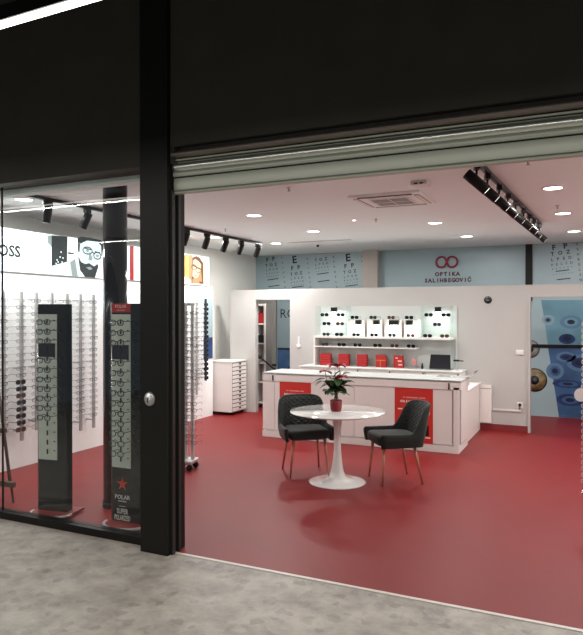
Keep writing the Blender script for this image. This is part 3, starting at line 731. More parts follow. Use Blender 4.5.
# bookcase behind the doorway
bx0, bx1, by0, by1 = -5.50, -5.29, 10.2, 10.45
t = thing('shelf_unit', 'narrow white open shelf unit behind the left doorway', 'shelf', (-5.4, 10.3, 0))
bx(bx0, bx0 + .02, by0, by1, 0, 1.87, 'white_laminate').build('side_panel', t, True); bx(bx1 - .035, bx1, by0 + .012, by1, 0, 1.87, 'grey_board').build('side_panel', t, True); bx(bx1 - .035, bx1, by0, by0 + .012, 0, 1.87, 'white_laminate').build('edge_trim', t, True)  # right side is a white panel, its shade painted in as grey
bx(bx0 + .02, bx1 - .035, by1 - .01, by1, 0, 1.87, 'white_laminate').build('back_panel', t, True)
for z in (.08, .45, .80, 1.15, 1.50, 1.84): bx(bx0 + .02, bx1 - .035, by0, by1 - .01, z - .012, z + .012, 'white_laminate').build('shelf', t, True)
o = MB().box(-5.47, -5.335, 10.215, 10.36, 1.513, 1.70, 'red_case', bev=.015).build('red_box'); tag(o, 'red box on an upper shelf behind the left doorway', 'box'); setloc(o, (-5.40, 10.28, 1.513))
o = MB().box(-5.46, -5.35, 10.215, 10.36, 1.163, 1.30, 'black_matte', bev=.01).build('black_box'); tag(o, 'black box on the middle shelf behind the left doorway', 'box'); setloc(o, (-5.40, 10.28, 1.163))
# dark bench behind counter at left with a hand tool
t = thing('dark_worktop', 'low dark worktop seen behind the left end of the counter', 'worktop', (-4.95, 10.9, 0))
bx(-5.55, -4.65, 10.6, 11.1, .42, .48, 'black_matte').build('top', t, True)
for x in (-5.5, -4.7): bx(x - .02, x + .02, 10.65, 11.05, 0, .42, 'black_matte').build('leg', t, True)
t = thing('office_chair', 'black office chair arm leaning in the left doorway', 'chair', (-5.0, 10.2, 0))
MB().tube([(-5.30, 9.93, .95), (-5.2, 10.0, .85), (-5.08, 10.05, .74), (-5.0, 10.1, .68)], .016, 'black_metal', 6).build('armrest', t, True)
MB().lathe([(0, 0), (.045, 0), (.05, .03), (.04, .05), (0, .055)], 'black_matte', 14, T(-5.28, 9.94, .90)).build('headrest', t, True)
MB().tube([(-5.0, 10.1, .70), (-5.0, 10.2, .45), (-5.0, 10.2, .05)], .025, 'black_metal', 8).build('post', t, True)
mb = MB()
for a in range(5): mb.tube([(-5.0, 10.2, .06), (-5.0 + .2 * math.cos(a * 1.257), 10.2 + .2 * math.sin(a * 1.257), .02)], .02, 'black_metal', 6)
mb.build('foot_base', t, True)

# drawer cabinet
cx0, cx1, cy0, cy1 = -5.82, -5.375, 9.15, 9.63
t = thing('drawer_cabinet', 'white many-drawer cabinet on castors beside the left doorway', 'cabinet', (-5.64, 9.42, 0))
bx(cx0, cx1, cy0, cy1, .055, .880, 'white_laminate').build('body', t, True)
bx(cx0 - .01, cx1 + .012, cy0 - .01, cy1, .880, .900, 'white_laminate').build('top', t, True)
for k in range(12):
    z = .07 + k * .0672
    d = bx(cx1, cx1 + .014, cy0 + .015, cy1 - .015, z, z + .053, 'white_laminate').build('drawer', t, True)
    bx(cx1 + .014, cx1 + .022, 9.37, 9.42, z + .025, z + .05, 'black_matte').build('handle', d, True)
mb = MB(); mb.box(cx1 + .0, cx1 + .003, cy0 + .012, cy1 - .012, .065, .876, 'black_matte'); mb.build('drawer_gap', t, True)
for x in (cx0 + .05, cx1 - .05):
    for y in (cy0 + .05, cy1 - .05): MB().lathe([(0, -.01), (.024, -.01), (.027, 0), (.024, .01), (0, .01)], 'black_matte', 12, T(x, y, .028) @ RX(90)).build('caster', t, True)

# ------------------------------------------------------------------ wall shelf unit with lit blocks
SX0, SX1 = at(317, 340, 1, PY - .15).x, at(455.5, 340, 1, PY - .02).x
SF = PY - .24
def ws(px, y=SF): return at(px, 340, 1, y).x
def wz(py, y=SF, px=385): return at(px, py, 1, y).z
ZT = wz(306, PY); ZM = wz(337); ZL = wz(347.5); ZB = .87
t = thing('display_shelving', 'wide white wall display unit lit from inside, behind the counter', 'shelving', ((SX0 + SX1) / 2, PY, ZB))
bx(SX0, SX1 + .02, PY - .02, PY, ZB, ZT, 'shelf_back').build('back_panel', t, True)
bx(SX0, SX1 - .02, SF, PY - .02, ZM - .03, ZM, 'white_laminate').build('shelf', t, True)
bx(SX0, ws(417), SF, PY - .02, ZL - .015, ZL, 'white_laminate').build('shelf', t, True)
bx(SX0 - .02, SX0, SF, PY, ZB, ZM, 'white_laminate').build('side_panel', t, True)
bx(SX1 - .02, SX1, SF, PY - .02, ZB, ZM - .03, 'shelf_glass').build('glass_end', t, True)
ZG1, ZG2 = wz(325.8), wz(316.5)
LB = (SX0, ws(346)); RB = (ws(420.5), SX1 - .03)
for (a, b_) in (LB, RB):
    for z in (ZG1, ZG2): bx(a, b_, SF, PY - .02, z - .004, z, 'shelf_glass').build('glass_shelf', t, True)
    bx(a, a + .008, SF, PY - .02, ZM, ZT, 'shelf_glass').build('glass_side', t, True); bx(b_ - .008, b_, SF, PY - .02, ZM, ZT, 'shelf_glass').build('glass_side', t, True)
ZBX = wz(319.2)
boxes = [(347, 364.5), (366.5, 382), (384, 401.5), (403.5, 418)]
def lamp_cube(px, z, y, lab, double=False):
    x = ws(px, y); c = thing('cube_light', lab, 'light', (x, y, z), 0, 'small black cube lights in the wall unit')
    w2 = .07 if double else .042
    bx(-w2, w2, -.04, .04, -.075, 0, 'black_matte', bev=.004).build('housing', c)
    bx(-w2 * .8, w2 * .8, -.032, .032, -.079, -.075, 'lamp').build('diffuser', c)
    ld = bpy.data.lights.new('cube_beam', 'AREA'); ld.size = .06; ld.energy = CUBE; ld.color = (.93, 1, .98)
    lo = bpy.data.objects.new('cube_beam', ld); C.objects.link(lo); lo.location = (x, y, z - .085); lo.rotation_euler = (R(25), 0, 0)
CUBE = 2.0
nm = ['leftmost', 'second', 'third', 'rightmost']
for k, (a, b_) in enumerate(boxes):
    x0, x1 = ws(a), ws(b_)
    c = thing('display_box', f'open white lit display box, the {nm[k]} of four on the wall shelf', 'display box', ((x0 + x1) / 2, PY - .12, ZM), 0, 'four lit display boxes')
    bx(x0, x0 + .015, SF + .01, PY - .021, ZM, ZBX, 'white_laminate').build('side_panel', c, True); bx(x1 - .015, x1, SF + .01, PY - .021, ZM, ZBX, 'white_laminate').build('side_panel', c, True)
    bx(x0 + .015, x1 - .015, SF + .01, PY - .021, ZBX - .014, ZBX, 'shelf_glass').build('top', c, True)
    bx(x0 + .015, x1 - .015, PY - .03, PY - .021, ZM, ZBX - .014, 'white_laminate').build('back', c, True)
    lamp_cube([358.5, 376.5, 394, 409.5][k], ZBX - .015, SF + .06, f'small black cube light inside the {nm[k]} display box', k == 2)
lamp_cube(334, ZT - .02, SF + .06, 'small black cube light topping the left glass shelves'); lamp_cube(438, ZT - .02, SF + .06, 'small black cube light topping the right glass shelves')
for (a, b_) in (LB, RB): bx(a, b_, SF + .09, PY - .02, ZT - .016, ZT - .008, 'shelf_glass').build('glass_top', t, True)
sun = [(324.5, ZG2, 'at the left on the top glass shelf of the left block'), (340.5, ZG2, 'at the right on the top glass shelf of the left block'), (326.5, ZG1, 'at the left on the middle glass shelf of the left block'), (340, ZG1, 'at the right on the middle glass shelf of the left block'),
       (326, ZM, 'at the left on the bottom of the left glass block'), (339, ZM, 'at the right on the bottom of the left glass block'),
       (354.5, ZBX, 'on top of the leftmost lit box'), (373, ZBX, 'on top of the second lit box'), (391, ZBX, 'on top of the third lit box'), (409, ZBX, 'on top of the rightmost lit box'),
       (356, ZM, 'inside the leftmost lit box'), (374, ZM, 'inside the second lit box'), (392, ZM, 'inside the third lit box'), (410.5, ZM, 'inside the rightmost lit box'),
       (428.5, ZG2, 'at the left on the top glass shelf of the right block'), (446, ZG2, 'at the right on the top glass shelf of the right block'), (437, ZG1, 'alone on the middle glass shelf of the right block'), (427.5, ZM, 'at the left on the bottom of the right glass block'), (444.5, ZM, 'at the right on the bottom of the right glass block'),
       (325, ZL, 'first from the left on the lower white shelf'), (341.5, ZL, 'second from the left on the lower white shelf'), (357.5, ZL, 'third from the left on the lower white shelf'), (377.5, ZL, 'fourth from the left on the lower white shelf'), (394.5, ZL, 'fifth from the left on the lower white shelf'), (411, ZL, 'last on the lower white shelf')]
for j, (px, z, lab) in enumerate(sun):
    y = SF + .07
    specs('dark-lensed sunglasses' if j % 5 != 3 else 'brown-lensed sunglasses', (ws(px, y), y, z + .026), R(random.uniform(-14, 22)), 'sunglasses ' + lab, 'sunglasses on the wall unit')

# back worktop with its cases, laptop
bw = thing('back_worktop', 'long white worktop under the wall display unit', 'worktop', (-3, PY - .3, 0))
wx0, wx1 = at(299, 371, 1, PY - .45).x, at(462, 371, 1, PY - .45).x
bx(wx0, wx1, PY - .48, PY - .022, .852, .87, 'shelf_back').build('top', bw, True)
for i in range(5):
    xa = wx0 + .02 + (wx1 - wx0 - .04) * i / 5; xb = wx0 + .02 + (wx1 - wx0 - .04) * (i + 1) / 5
    d = bx(xa + .004, xb - .004, PY - .46, PY - .022, .1, .848, 'white_laminate').build('cupboard', bw, True)
    bx(xb - .04, xb - .025, PY - .475, PY - .46, .74, .835, 'black_matte').build('handle', d, True)
bx(wx0 + .05, wx1 - .05, PY - .40, PY - .01, 0, .1, 'white_laminate').build('plinth', bw, True)
reds = [(326, 12.2), (344.3, 12.2), (362.5, 11), (381.5, 11), (399, 10)]
pos = ['leftmost', 'second from the left', 'third from the left', 'fourth from the left', 'fifth from the left']
for k, (px, w) in enumerate(reds):
    y = PY - .16; x = ws(px, y); hw = w * .0143 / 2; h = .185
    g = 'red glasses-case stacks on the back worktop'
    if k < 3:
        for j in range(5):
            c = bpy.data.objects.new('glasses_case', None) if False else None
            o = MB().box(-hw, hw, -.045, .045, 0, h / 5 - .001, 'red_case', bev=.006).build('glasses_case'); o.location = (x, y, .87 + j * h / 5); o.rotation_euler = (0, 0, R(random.uniform(-2, 2)))
            tag(o, f'red glasses case, {["bottom", "second up", "middle", "fourth up", "topmost"][j]} in the {pos[k]} stack', 'glasses case', g)
    else:
        c = thing('gift_bag', f'red cloth-wrapped packet with {"gold stripe" if k == 3 else "pale print"}, {pos[k]} on the back worktop', 'bag', (x, y, .87), 0, 'red packets on the back worktop')
        poly = [(-hw, 0), (hw, 0), (hw, h * .72), (hw * .8, h * .92), (hw * .4, h), (-hw, h)] if k == 3 else [(-hw, 0), (hw, 0), (hw, h * .6), (hw * .85, h * .62), (hw * .8, h), (-hw, h)]
        MB().prism(poly, -.045, .045, 'red_case').build('bag_body', c)
        mb = MB()
        if k == 3: mb.box(-hw, hw * .97, -.047, -.044, h * .55, h * .60, 'gold'); mb.box(-.008, .0, -.047, -.044, 0, h * .55, 'gold')
        else: mb.box(-hw * .1, hw * .8, -.047, -.044, h * .50, h * .62, 'text_pink'); mb.box(0, hw * .9, -.047, -.044, h * .2, h * .32, 'text_pink'); mb.box(-hw * .6, -hw * .1, -.047, -.044, h * .75, h * .85, 'text_pink')
        mb.build('printed_band', c)
x = ws(414, PY - .16); c = thing('brochure_holder', 'small clear holder with pink-grey brochure left of the laptop', 'holder', (x, PY - .16, .87))
MB().prism([(-.035, 0), (.04, 0), (.045, .12), (.0, .15), (-.03, .145)], -.012, .012, 'bract_pink').build('brochure', c); bx(-.045, .05, -.02, .02, 0, .05, 'frame_silver').build('holder', c)
x = ws(422.3, PY - .2); c = thing('spray_bottle', 'small black bottle left of the laptop', 'bottle', (x, PY - .2, .87)); MB().lathe([(0, 0), (.017, 0), (.017, .05), (.009, .06), (0, .06)], 'black_matte', 14).build('body', c); MB().lathe([(0, .06), (.011, .06), (.011, .085), (0, .085)], 'black_gloss', 14).build('cap', c)
x0, x1 = ws(429.5, PY - .3), ws(450.8, PY - .3); c = thing('laptop', 'open black laptop on the back worktop', 'laptop', ((x0 + x1) / 2, PY - .3, .87)); w2 = (x1 - x0) / 2
bx(-w2, w2, -.0, .2, 0, .018, 'grey_vent').build('keyboard_base', c)
MB().prism([(-w2 + .0, .018), (w2, .018), (w2 - .005, .225), (-w2 + .02, .225)], -.012, 0, 'screen').build('lid', c)
xs = ws(456.5, PY - .3); c = thing('card_terminal', 'small black arm device to the right of the laptop', 'device', (xs, PY - .25, .87))
MB().tube([(0, 0, 0), (0, 0, .13), (-.03, 0, .135)], .006, 'steel', 6).build('stand', c); bx(-.05, .03, -.02, .02, .13, .155, 'black_matte').build('body', c); MB().tube([(.03, 0, .14), (.09, -.01, .138)], .009, 'black_matte', 6).build('arm', c)

# little things on the partition
def onp(px, py): q = at(px, py, 1, PY); return q.x, q.z
x, z = onp(488, 300); t = thing('security_camera', 'small round black camera high on the white partition', 'camera', (x, PY, z)); MB().lathe([(0, 0), (.045, 0), (.048, .015), (.03, .04), (0, .045)], 'black_gloss', 20, RX(90)).build('dome', t); MB().lathe([(.048, 0), (.056, 0), (.054, .008), (.048, .010)], 'black_matte', 20, RX(90)).build('base_ring', t)
x, z = onp(520, 352); t = thing('thermostat', 'small white box on the partition left of the right opening', 'thermostat', (x, PY, z)); bx(-.055, .055, -.025, 0, -.04, .03, 'plastic_white', bev=.008).build('case', t); bx(-.03, .03, -.027, -.024, -.01, .015, 'white_gloss').build('face', t)
x, z = onp(299, 346); t = thing('door_buzzer', 'small white curved wall device right of the left doorway', 'device', (x, PY, z)); MB().lathe([(0, 0), (.04, 0), (.036, .02), (0, .026)], 'plastic_white', 18, RX(90)).build('body', t); bx(-.02, .02, -.012, 0, .04, .16, 'plastic_white').build('cable_cover', t)
x0_, z = onp(493, 409); x1_, _ = onp(521, 411); t = thing('cable_trunking', 'thin white cable trunking low on the partition', 'trunking', ((x0_ + x1_) / 2, PY, z)); bx(x0_, x1_, PY - .02, PY, z - .014, z + .01, 'plastic_white').build('cover', t, True)
x, z = onp(520, 405.5); t = thing('wall_socket', 'white wall socket with a black plug above the trunking', 'socket', (x, PY, z)); bx(-.042, .042, -.012, 0, -.035, .045, 'plastic_white', bev=.004).build('plate', t); MB().lathe([(0, 0), (.022, 0), (.02, .03), (0, .034)], 'black_matte', 14, T(0, -.012, .012) @ RX(90)).build('plug', t); MB().tube([(0, -.025, 0), (0, -.03, -.03), (.0, -.02, -.06)], .005, 'black_matte', 6).build('cable', t)

# ------------------------------------------------------------------ front counter
CX0, CX1, CY0, CY1 = -4.11, -1.44, 7.84, 8.42
t = thing('counter', 'long white reception counter with red posters on its front', 'counter', ((CX0 + CX1) / 2, CY0, 0))
bx(CX0 + .02, CX1 - .02, CY0 + .03, CY1, 0, .76, 'white_laminate').build('body', t, True)
bx(CX0, CX1, CY0 - .015, CY1 + .02, 0, .085, 'white_laminate').build('plinth', t, True)
CXm = at(452, 410, 1, CY0).x
for a, b_ in ((CX0 + .0, -3.93), (-3.925, -2.78), (-2.775, CXm)): bx(a, b_, CY0, CY0 + .03, .10, .765, 'white_laminate').build('front_panel', t, True)
bx(CXm + .02, CX1, CY0 - .01, CY0 + .03, .085, .80, 'white_laminate').build('end_post', t, True)
bx(CX1 - .02, CX1 + .012, CY0 + .12, CY1 - .02, .10, .78, 'white_laminate', bev=.01).build('end_panel', t, True)
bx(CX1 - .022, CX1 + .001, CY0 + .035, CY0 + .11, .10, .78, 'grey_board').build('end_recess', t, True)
bx(CX0, CX1 + .02, CY0 - .01, CY1 + .02, .77, .862, 'white_laminate').build('top_band', t, True)
bx(CX0 - .004, CX1 + .03, CY0 - .02, CY1 + .03, .872, .884, 'frosted').build('glass_top', t, True)
bx(CX0 + .06, CX1 - .02, CY0 + .05, CY1, .862, .866, 'white_gloss').build('top_surface', t, True)
for px, py in ((273, 378.3), (449, 387)):
    x = at(px, py, 1, CY0 - .01).x; bx(x - .008, x + .008, CY0 - .022, CY0 - .01, .775, .85, 'black_matte').build('catch', t, True)
for x in (CX0 + .12, -2.9, CX1 - .17, CX1 - .1, CX1 - .0): MB().tube([(x, CY0 + .02, .862), (x, CY0 + .02, .873)], .012, 'steel', 10).build('glass_spacer', t, True)
t = thing('counter_tray', 'curved white tray on the right end of the counter', 'tray', (CX1 + .0, CY1 - .12, .884))
V = []; n = 10
mb = MB(); prof = [(-.36, .0), (-.1, .0), (.0, .004), (.07, .018), (.11, .045), (.125, .075)]
V = [(x, -.12, z + .004) for x, z in prof] + [(x, .12, z + .004) for x, z in prof]; k = len(prof)
V += [(x, y, z - .004) for x, y, z in V]
Fc = [(i, i + 1, k + i + 1, k + i) for i in range(k - 1)] + [(2 * k + i, 3 * k + i, 3 * k + i + 1, 2 * k + i + 1) for i in range(k - 1)] + [(i, 2 * k + i, 2 * k + i + 1, i + 1) for i in range(k - 1)] + [(k + i, k + i + 1, 3 * k + i + 1, 3 * k + i) for i in range(k - 1)] + [(0, k, 3 * k, 2 * k), (k - 1, 3 * k - 1, 4 * k - 1, 2 * k - 1)]
mb.add(V, Fc, 'white_gloss'); mb.build('shell', t)
MB().tube([(.125, -.12, .078), (.125, .12, .078)], .006, 'black_matte', 6).build('edge_strip', t)
def poster(px0, px1, z0, z1, label, full):
    x0, x1 = at(px0, 400, 1, CY0).x, at(px1, 400, 1, CY0).x
    t = thing('poster', label, 'poster', ((x0 + x1) / 2, CY0, z0), 0, 'red posters on the counter front'); y = CY0 - .004
    bx(x0, x1, y, CY0, z0, z1, 'red_poster').build('sheet', t, True)
    mb = MB(); xc = (x0 + x1) / 2; w = x1 - x0
    rnd = random.Random(3)
    for z, hh, tot, m_ in ((z1 - .115, .016, .56, 'text_pink'), (z1 - .165, .03, .70, 'text_white')):
        x = xc - w * tot / 2
        while x < xc + w * tot / 2:      # rows of small unreadable letter strokes
            ww = rnd.uniform(.006, .013); mb.box(x, x + ww, y - .001, y, z - hh / 2, z + hh / 2 * rnd.uniform(.5, 1), m_); x += ww + (.005 if rnd.random() > .16 else .016)
    mb.build('printed_text', t, True)
    if full:
        mb = MB(); mb.box(x0 + .04, x0 + .10, y - .001, y, z1 - .27, z1 - .255, 'text_white'); mb.prism([(x1 - .07 + .035 * math.cos(2 * PI * i / 16), z1 - .30 + .035 * math.sin(2 * PI * i / 16)) for i in range(16)], y - .001, y, 'text_pink')
        mb.box(x1 - .10, x1 - .05, y - .001, y, z1 - .58, z1 - .45, 'black_matte'); mb.box(x1 - .12, x1 - .03, y - .001, y, z1 - .61, z1 - .595, 'text_white'); mb.box(x1 - .2, x1 - .15, y - .001, y, z1 - .69, z1 - .68, 'text_white'); mb.build('printed_marks', t, True)
poster(279.8, 311, .13, .765, 'red poster on the counter front behind the left chair', False)
poster(394.8, 433, .09, .765, 'red poster on the counter front behind the right chair', True)
# side return desk
t = thing('side_desk', 'low white side desk between counter end and partition', 'desk', (-1.7, 9.1, 0))
bx(-1.50, -1.47, 8.62, PY - .002, 0, .66, 'white_laminate').build('end_panel', t, True); bx(-1.64, -1.46, 8.60, PY - .002, .66, .685, 'white_laminate').build('top', t, True)
bx(-1.63, -1.61, 8.64, PY - .5, 0, .66, 'white_laminate').build('inner_panel', t, True)
t = thing('wall_box', 'shallow white box fixed low on the partition beside the side desk', 'box', (-1.39, PY, .11)); bx(-1.465, -1.305, PY - .05, PY - .002, .11, .655, 'white_laminate').build('body', t, True); bx(-1.46, -1.31, PY - .053, PY - .05, .60, .61, 'grey_vent').build('seam', t, True)

# ------------------------------------------------------------------ tulip table
TC = (-2.31, 6.02)
t = thing('tulip_table', 'round white pedestal table between the two dark chairs', 'table', (*TC, 0))
MB().lathe([(0, .690), (.42, .690), (.468, .702), (.478, .709), (.475, .714), (0, .714)], 'white_gloss', 72).build('tabletop', t)
MB().lathe([(0, 0), (.285, 0), (.288, .006), (.27, .012), (.20, .020), (.12, .035), (.085, .06), (.066, .11), (.050, .2), (.038, .32), (.034, .42), (.036, .52), (.045, .61), (.062, .67), (.075, .690), (0, .690)], 'white_gloss', 48).build('pedestal', t)

# ------------------------------------------------------------------ chairs
def make_chair(label):
    t = thing('dining_chair', label, 'chair')
    # seat cushion (front = -y)
    def cushion(w, d0, d1, z0, z1, n=32, pw=.35):
        mb = MB(); rings = []
        prof = [(0.90, z0), (1.0, z0 + .02), (1.02, (z0 + z1) / 2), (1.0, z1 - .018), (.94, z1 - .004), (.7, z1 + .004), (.0, z1 + .008)]
        V = []
        for s_, z in prof:
            for k in range(n):
                a = 2 * PI * k / n; c, s2 = math.cos(a), math.sin(a)
                x = math.copysign(abs(c) ** pw, c) * w; y = (d0 + d1) / 2 + math.copysign(abs(s2) ** pw, s2) * (d1 - d0) / 2
                x *= 1 - .10 * (y - d0) / (d1 - d0)
                V.append((x * s_, (d0 + d1) / 2 + (y - (d0 + d1) / 2) * s_, z))
        Fc = [tuple(range(n))[::-1]]
        for i in range(len(prof) - 1):
            for k in range(n): Fc.append((i * n + k, i * n + (k + 1) % n, (i + 1) * n + (k + 1) % n, (i + 1) * n + k))
        mb.add(V, Fc, 'velvet', None, True); return mb
    cushion(.225, -.235, .20, .385, .485).build('seat', t)
    # wrap-around back: plan path from the right front, round the back, to the left front
    mb = MB(); nu, nv = 48, 12; path = []
    for i in range(nu + 1):
        u = -1 + 2 * i / nu; a = abs(u)
        # superellipse in plan
        th = u * PI * .5 * 1.0
        sx = math.copysign(abs(math.sin(th)) ** .42, u)
        cy = math.cos(th)
        path.append((u, sx, cy))
    def surf(u, sx, cy, v, off):
        a = abs(u)
        y_plan = -.225 + .455 * (1 - a ** 3.2) if a < 1 else -.225
        x_plan = .245 * (1 - (1 - min(1, a / .62)) ** 2.0) * (1 if u > 0 else -1) if a < .62 else .245 * (1 if u > 0 else -1)
        # top edge height: low arms at the front, tall at the back
        k = max(0, min(1, (.72 - a) / .27)); k = k * k * (3 - 2 * k)
        top = .495 + k * (.285)
        top -= .03 * min(1, a / .45) ** 4 * k
        bot = .375
        z = bot + (top - bot) * v
        lean = max(0, z - .46) * .30 * max(0, 1 - a * .9)
        flare = .97 - max(0, z - .52) * .30 * k - max(0, .46 - z) * .9
        nrm = Vector((x_plan * 1.5, y_plan + .02, 0)); nrm = nrm.normalized() if nrm.length > 0 else Vector((0, 1, 0))
        return (x_plan * flare + nrm.x * off, y_plan * (1 - max(0, .46 - z) * .6) + lean + nrm.y * off, z)
    for side, (off, mt) in enumerate(((0.0, 'velvet_quilt'), (.034, 'velvet'))):
        V = []; Fc = []
        for i, (u, sx, cy) in enumerate(path):
            for j in range(nv + 1): V.append(surf(u, sx, cy, j / nv, off))
        for i in range(nu):
            for j in range(nv): q = (i * (nv + 1) + j, (i + 1) * (nv + 1) + j, (i + 1) * (nv + 1) + j + 1, i * (nv + 1) + j + 1); Fc.append(q)
        fs = mb.add(V, Fc, mt, None, True)
        uv = mb.bm.loops.layers.uv.verify()
        for fi, f in enumerate(fs):
            i, j = divmod(fi, nv)
            for l, (a, b_) in zip(f.loops, ((i, j), (i + 1, j), (i + 1, j + 1), (i, j + 1))): l[uv].uv = (a / nu, b_ / nv)
        if side == 0: Va = V
        else: Vb = V
    # rims closing the shell
    def strip(ia, m_='velvet'):
        V = []; r_ = []
        for k in ia:
            A_, B_ = Vector(Va[k]), Vector(Vb[k]); m0 = (A_ + B_) / 2
            V += [A_, B_]
        mb.add(V, [(2 * i, 2 * i + 1, 2 * i + 3, 2 * i + 2) for i in range(len(ia) - 1)], m_, None, True)
    strip([i * (nv + 1) + nv for i in range(nu + 1)]); strip([i * (nv + 1) for i in range(nu + 1)])
    strip([j for j in range(nv + 1)]); strip([nu * (nv + 1) + j for j in range(nv + 1)])
    bmesh.ops.remove_doubles(mb.bm, verts=mb.bm.verts[:], dist=.0005)
    mb.build('backrest', t)
    pts = []
    for i in range(nu + 1):
        A_, B_ = Vector(Va[i * (nv + 1) + nv]), Vector(Vb[i * (nv + 1) + nv]); pts.append((A_ + B_) / 2)
    MB().tube(pts, .017, 'velvet', 8).build('edge_roll', t)
    for sx in (-1, 1):
        for (y0, y1) in ((-.17, -.20), (.14, .22)):
            MB().tube([(sx * .165, y0, .40), (sx * .205, y1, .0)], [.017, .010], 'copper', 10).build('leg', t)
    return t
def fdir(dx, dy): return math.atan2(dx, -dy)      # rotation that turns local -y to (dx, dy)
c1 = make_chair('dark velvet chair left of the table, turned to face the viewer'); c1.location = (-2.76, 6.24, 0); c1.rotation_euler = (0, 0, fdir(.60, -.80))
c2 = copy_tree(c1); c2['label'] = 'dark quilted velvet chair right of the table, turned towards it'; c2.location = (-1.81, 6.33, 0); c2.rotation_euler = (0, 0, fdir(-.80, -.60))
for c in (c1, c2): c['group'] = 'dark velvet chairs at the white table'

# ------------------------------------------------------------------ potted plant
q = at(336, 411, 2, .714); t = thing('potted_plant', 'red-flowered plant in a small red pot on the round table', 'plant', (q.x, q.y, .714))
MB().lathe([(0, 0), (.050, 0), (.056, .02), (.062, .108), (.058, .112), (.054, .10), (0, .098)], 'pot_red', 28).build('pot', t)
MB().lathe([(0, .095), (.053, .095), (.03, .104), (0, .106)], 'soil', 18).build('soil', t)
_r3 = Vector((.9056, .424, 0)); _b3 = Vector((.424, -.9056, 0))     # along the view's right, towards the viewer
def leaf(mb, base, d, L, w, m_, droop=.3):
    d = Vector(d).normalized(); side = d.cross(Vector((0, 0, 1)))
    side = side.normalized() if side.length > .1 else Vector((1, 0, 0)); up = side.cross(d)
    V = []; n = 7; base = Vector(base)
    for i in range(n):
        a = i / (n - 1); ww = w * math.sin(PI * min(1, a * .93 + .05)) ** .8 * (1 - .2 * a)
        c = base + d * L * a - Vector((0, 0, 1)) * droop * L * a * a
        V += [c - side * ww + up * ww * .3, c, c + side * ww + up * ww * .3]
    mb.add(V, [(3 * i + k, 3 * i + k + 1, 3 * i + 4 + k, 3 * i + 3 + k) for i in range(n - 1) for k in (0, 1)], m_, None, True)
fol = MB(); stm = MB(); rn = random.Random(11)
def P(a, h, f=0): v = _r3 * a + _b3 * f; return Vector((v.x, v.y, h))
ends = []
for a, h, f in ((-.06, .30, .02), (-.01, .33, .0), (.05, .34, -.03), (.02, .28, .05), (-.04, .24, -.04), (.03, .22, .02), (-.02, .2, .05), (.07, .26, .03), (-.09, .26, 0)):
    e = P(a, h, f); stm.tube([P(0 + rn.uniform(-.02, .02), .10, rn.uniform(-.02, .02)), P(a * .4, h * .6 + .04, f * .4), e], .0032, 'stem', 5); ends.append(e)
stm.build('stem', t)
for e in ends:
    for k in range(7):
        an = rn.uniform(0, 2 * PI); hh = rn.uniform(.15, e.z)
        base = Vector((e.x * hh / e.z, e.y * hh / e.z, hh)); leaf(fol, base, (math.cos(an), math.sin(an), rn.uniform(-.5, .9)), rn.uniform(.075, .11), rn.uniform(.030, .046), rn.choice(['leaf', 'leaf', 'leaf_dark']), rn.uniform(.1, .5))
for a, h, dx, dz, L in ((-.10, .27, -1, .05, .13), (-.12, .25, -1, -.2, .09), (-.06, .22, -1, .0, .11), (.05, .22, 1, .8, .13), (.06, .30, 1, .7, .11)):
    v = _r3 * dx; leaf(fol, P(a, h, .01), (v.x, v.y, dz), L * .8, .05, 'leaf', .35)
fol.build('foliage', t)
for ci, (a, h, f, sz) in enumerate(((-.01, .385, 0, .075), (.035, .39, -.01, .07), (-.10, .335, .03, .062), (.05, .30, .05, .06))):
    fl = MB(); 
    for k in range(7):
        an = 2 * PI * k / 7 + rn.random() * .4; leaf(fl, P(a, h, f), (math.cos(an), math.sin(an), rn.uniform(-.25, .45)), sz * rn.uniform(.95, 1.25), .032, 'bract' if ci != 2 or k % 2 else 'bract_pink', .25)
    fl.tube([P(a * .8, h - .10, f * .8), P(a, h, f)], .0028, 'stem', 5)
    fl.build('flower', t)

for ch in t.children:
    if ch.name.split('.')[0] in ('foliage', 'flower', 'stem'): ch.scale = (1.12, 1.12, 1.2)
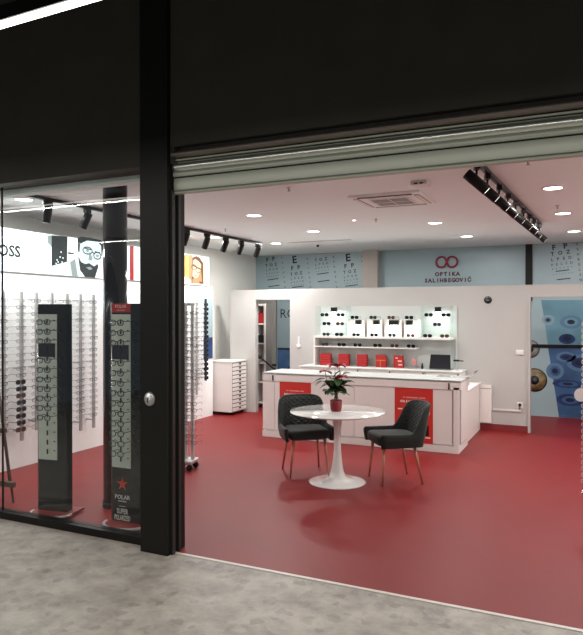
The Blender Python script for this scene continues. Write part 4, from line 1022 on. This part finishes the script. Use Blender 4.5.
# right picture edge: hanging chain of clear clips with a paper tag
t = thing('clip_strand', 'vertical strand of clear clips at the right picture edge', 'strand', (at(583.5, 400, 1, 6.6).x, 6.6, 0))
x = 0
mb = MB(); mb.tube([(0, 0, .03), (0, 0, 1.66)], .004, 'chrome', 6); mb.build('cord', t)
mb = MB()
for k in range(26): z = .12 + k * .059; mb.tube([(.0 + .016 * math.cos(a), 0, z + .018 * math.sin(a)) for a in [2 * PI * i / 10 for i in range(10)]], .005, 'clip_clear', 5, True)
mb.build('clip', t)['kind'] = 'stuff'
MB().lathe([(0, 0), (.02, 0), (.02, .012), (.008, .02), (0, .03)], 'chrome', 12).build('foot', t)
tg = thing('paper_tag', 'pale rounded tag hanging at the right picture edge', 'tag', (at(580.5, 395, 1, 6.56).x, 6.56, at(580.5, 395, 1, 6.56).z))
MB().prism([(.055 * math.cos(a), .062 * math.sin(a)) for a in [2 * PI * i / 20 for i in range(20)]], -.003, .003, 'plastic_white').build('card', tg)
MB().tube([(0, 0, .06), (.01, .02, .10), (.02, .04, .12)], .0015, 'steel', 5).build('string', tg)

# ------------------------------------------------------------------ other light
def area(name, loc, size, sy, power, col, rot=(0, 0, 0)):
    ld = bpy.data.lights.new(name, 'AREA'); ld.shape = 'RECTANGLE'; ld.size = size; ld.size_y = sy; ld.energy = power; ld.color = col
    lo = bpy.data.objects.new(name, ld); C.objects.link(lo); lo.location = loc; lo.rotation_euler = rot; return lo
area('strip_beam', (-2.7, 1.97, 2.945), 11, .04, 95, (1, .95, .88))
area('strip_beam_rear', (-1.7, -1.2, 2.945), 13, .04, 100, (1, .95, .88))
# LED line under the lightboxes washing the rod wall
area('wall_wash', (DX + .10, 6.5, 2.13), .05, 5.0, 20, (.97, 1, 1), (0, R(0), 0))

w = bpy.data.worlds.new('world'); bpy.context.scene.world = w; w.use_nodes = True
w.node_tree.nodes['Background'].inputs[0].default_value = (.80, .88, 1, 1); w.node_tree.nodes['Background'].inputs[1].default_value = .22
vs = bpy.context.scene.view_settings; vs.view_transform = 'Standard'; vs.look = 'None'; vs.gamma = 1; vs.exposure = .1; vs.use_curve_mapping = False
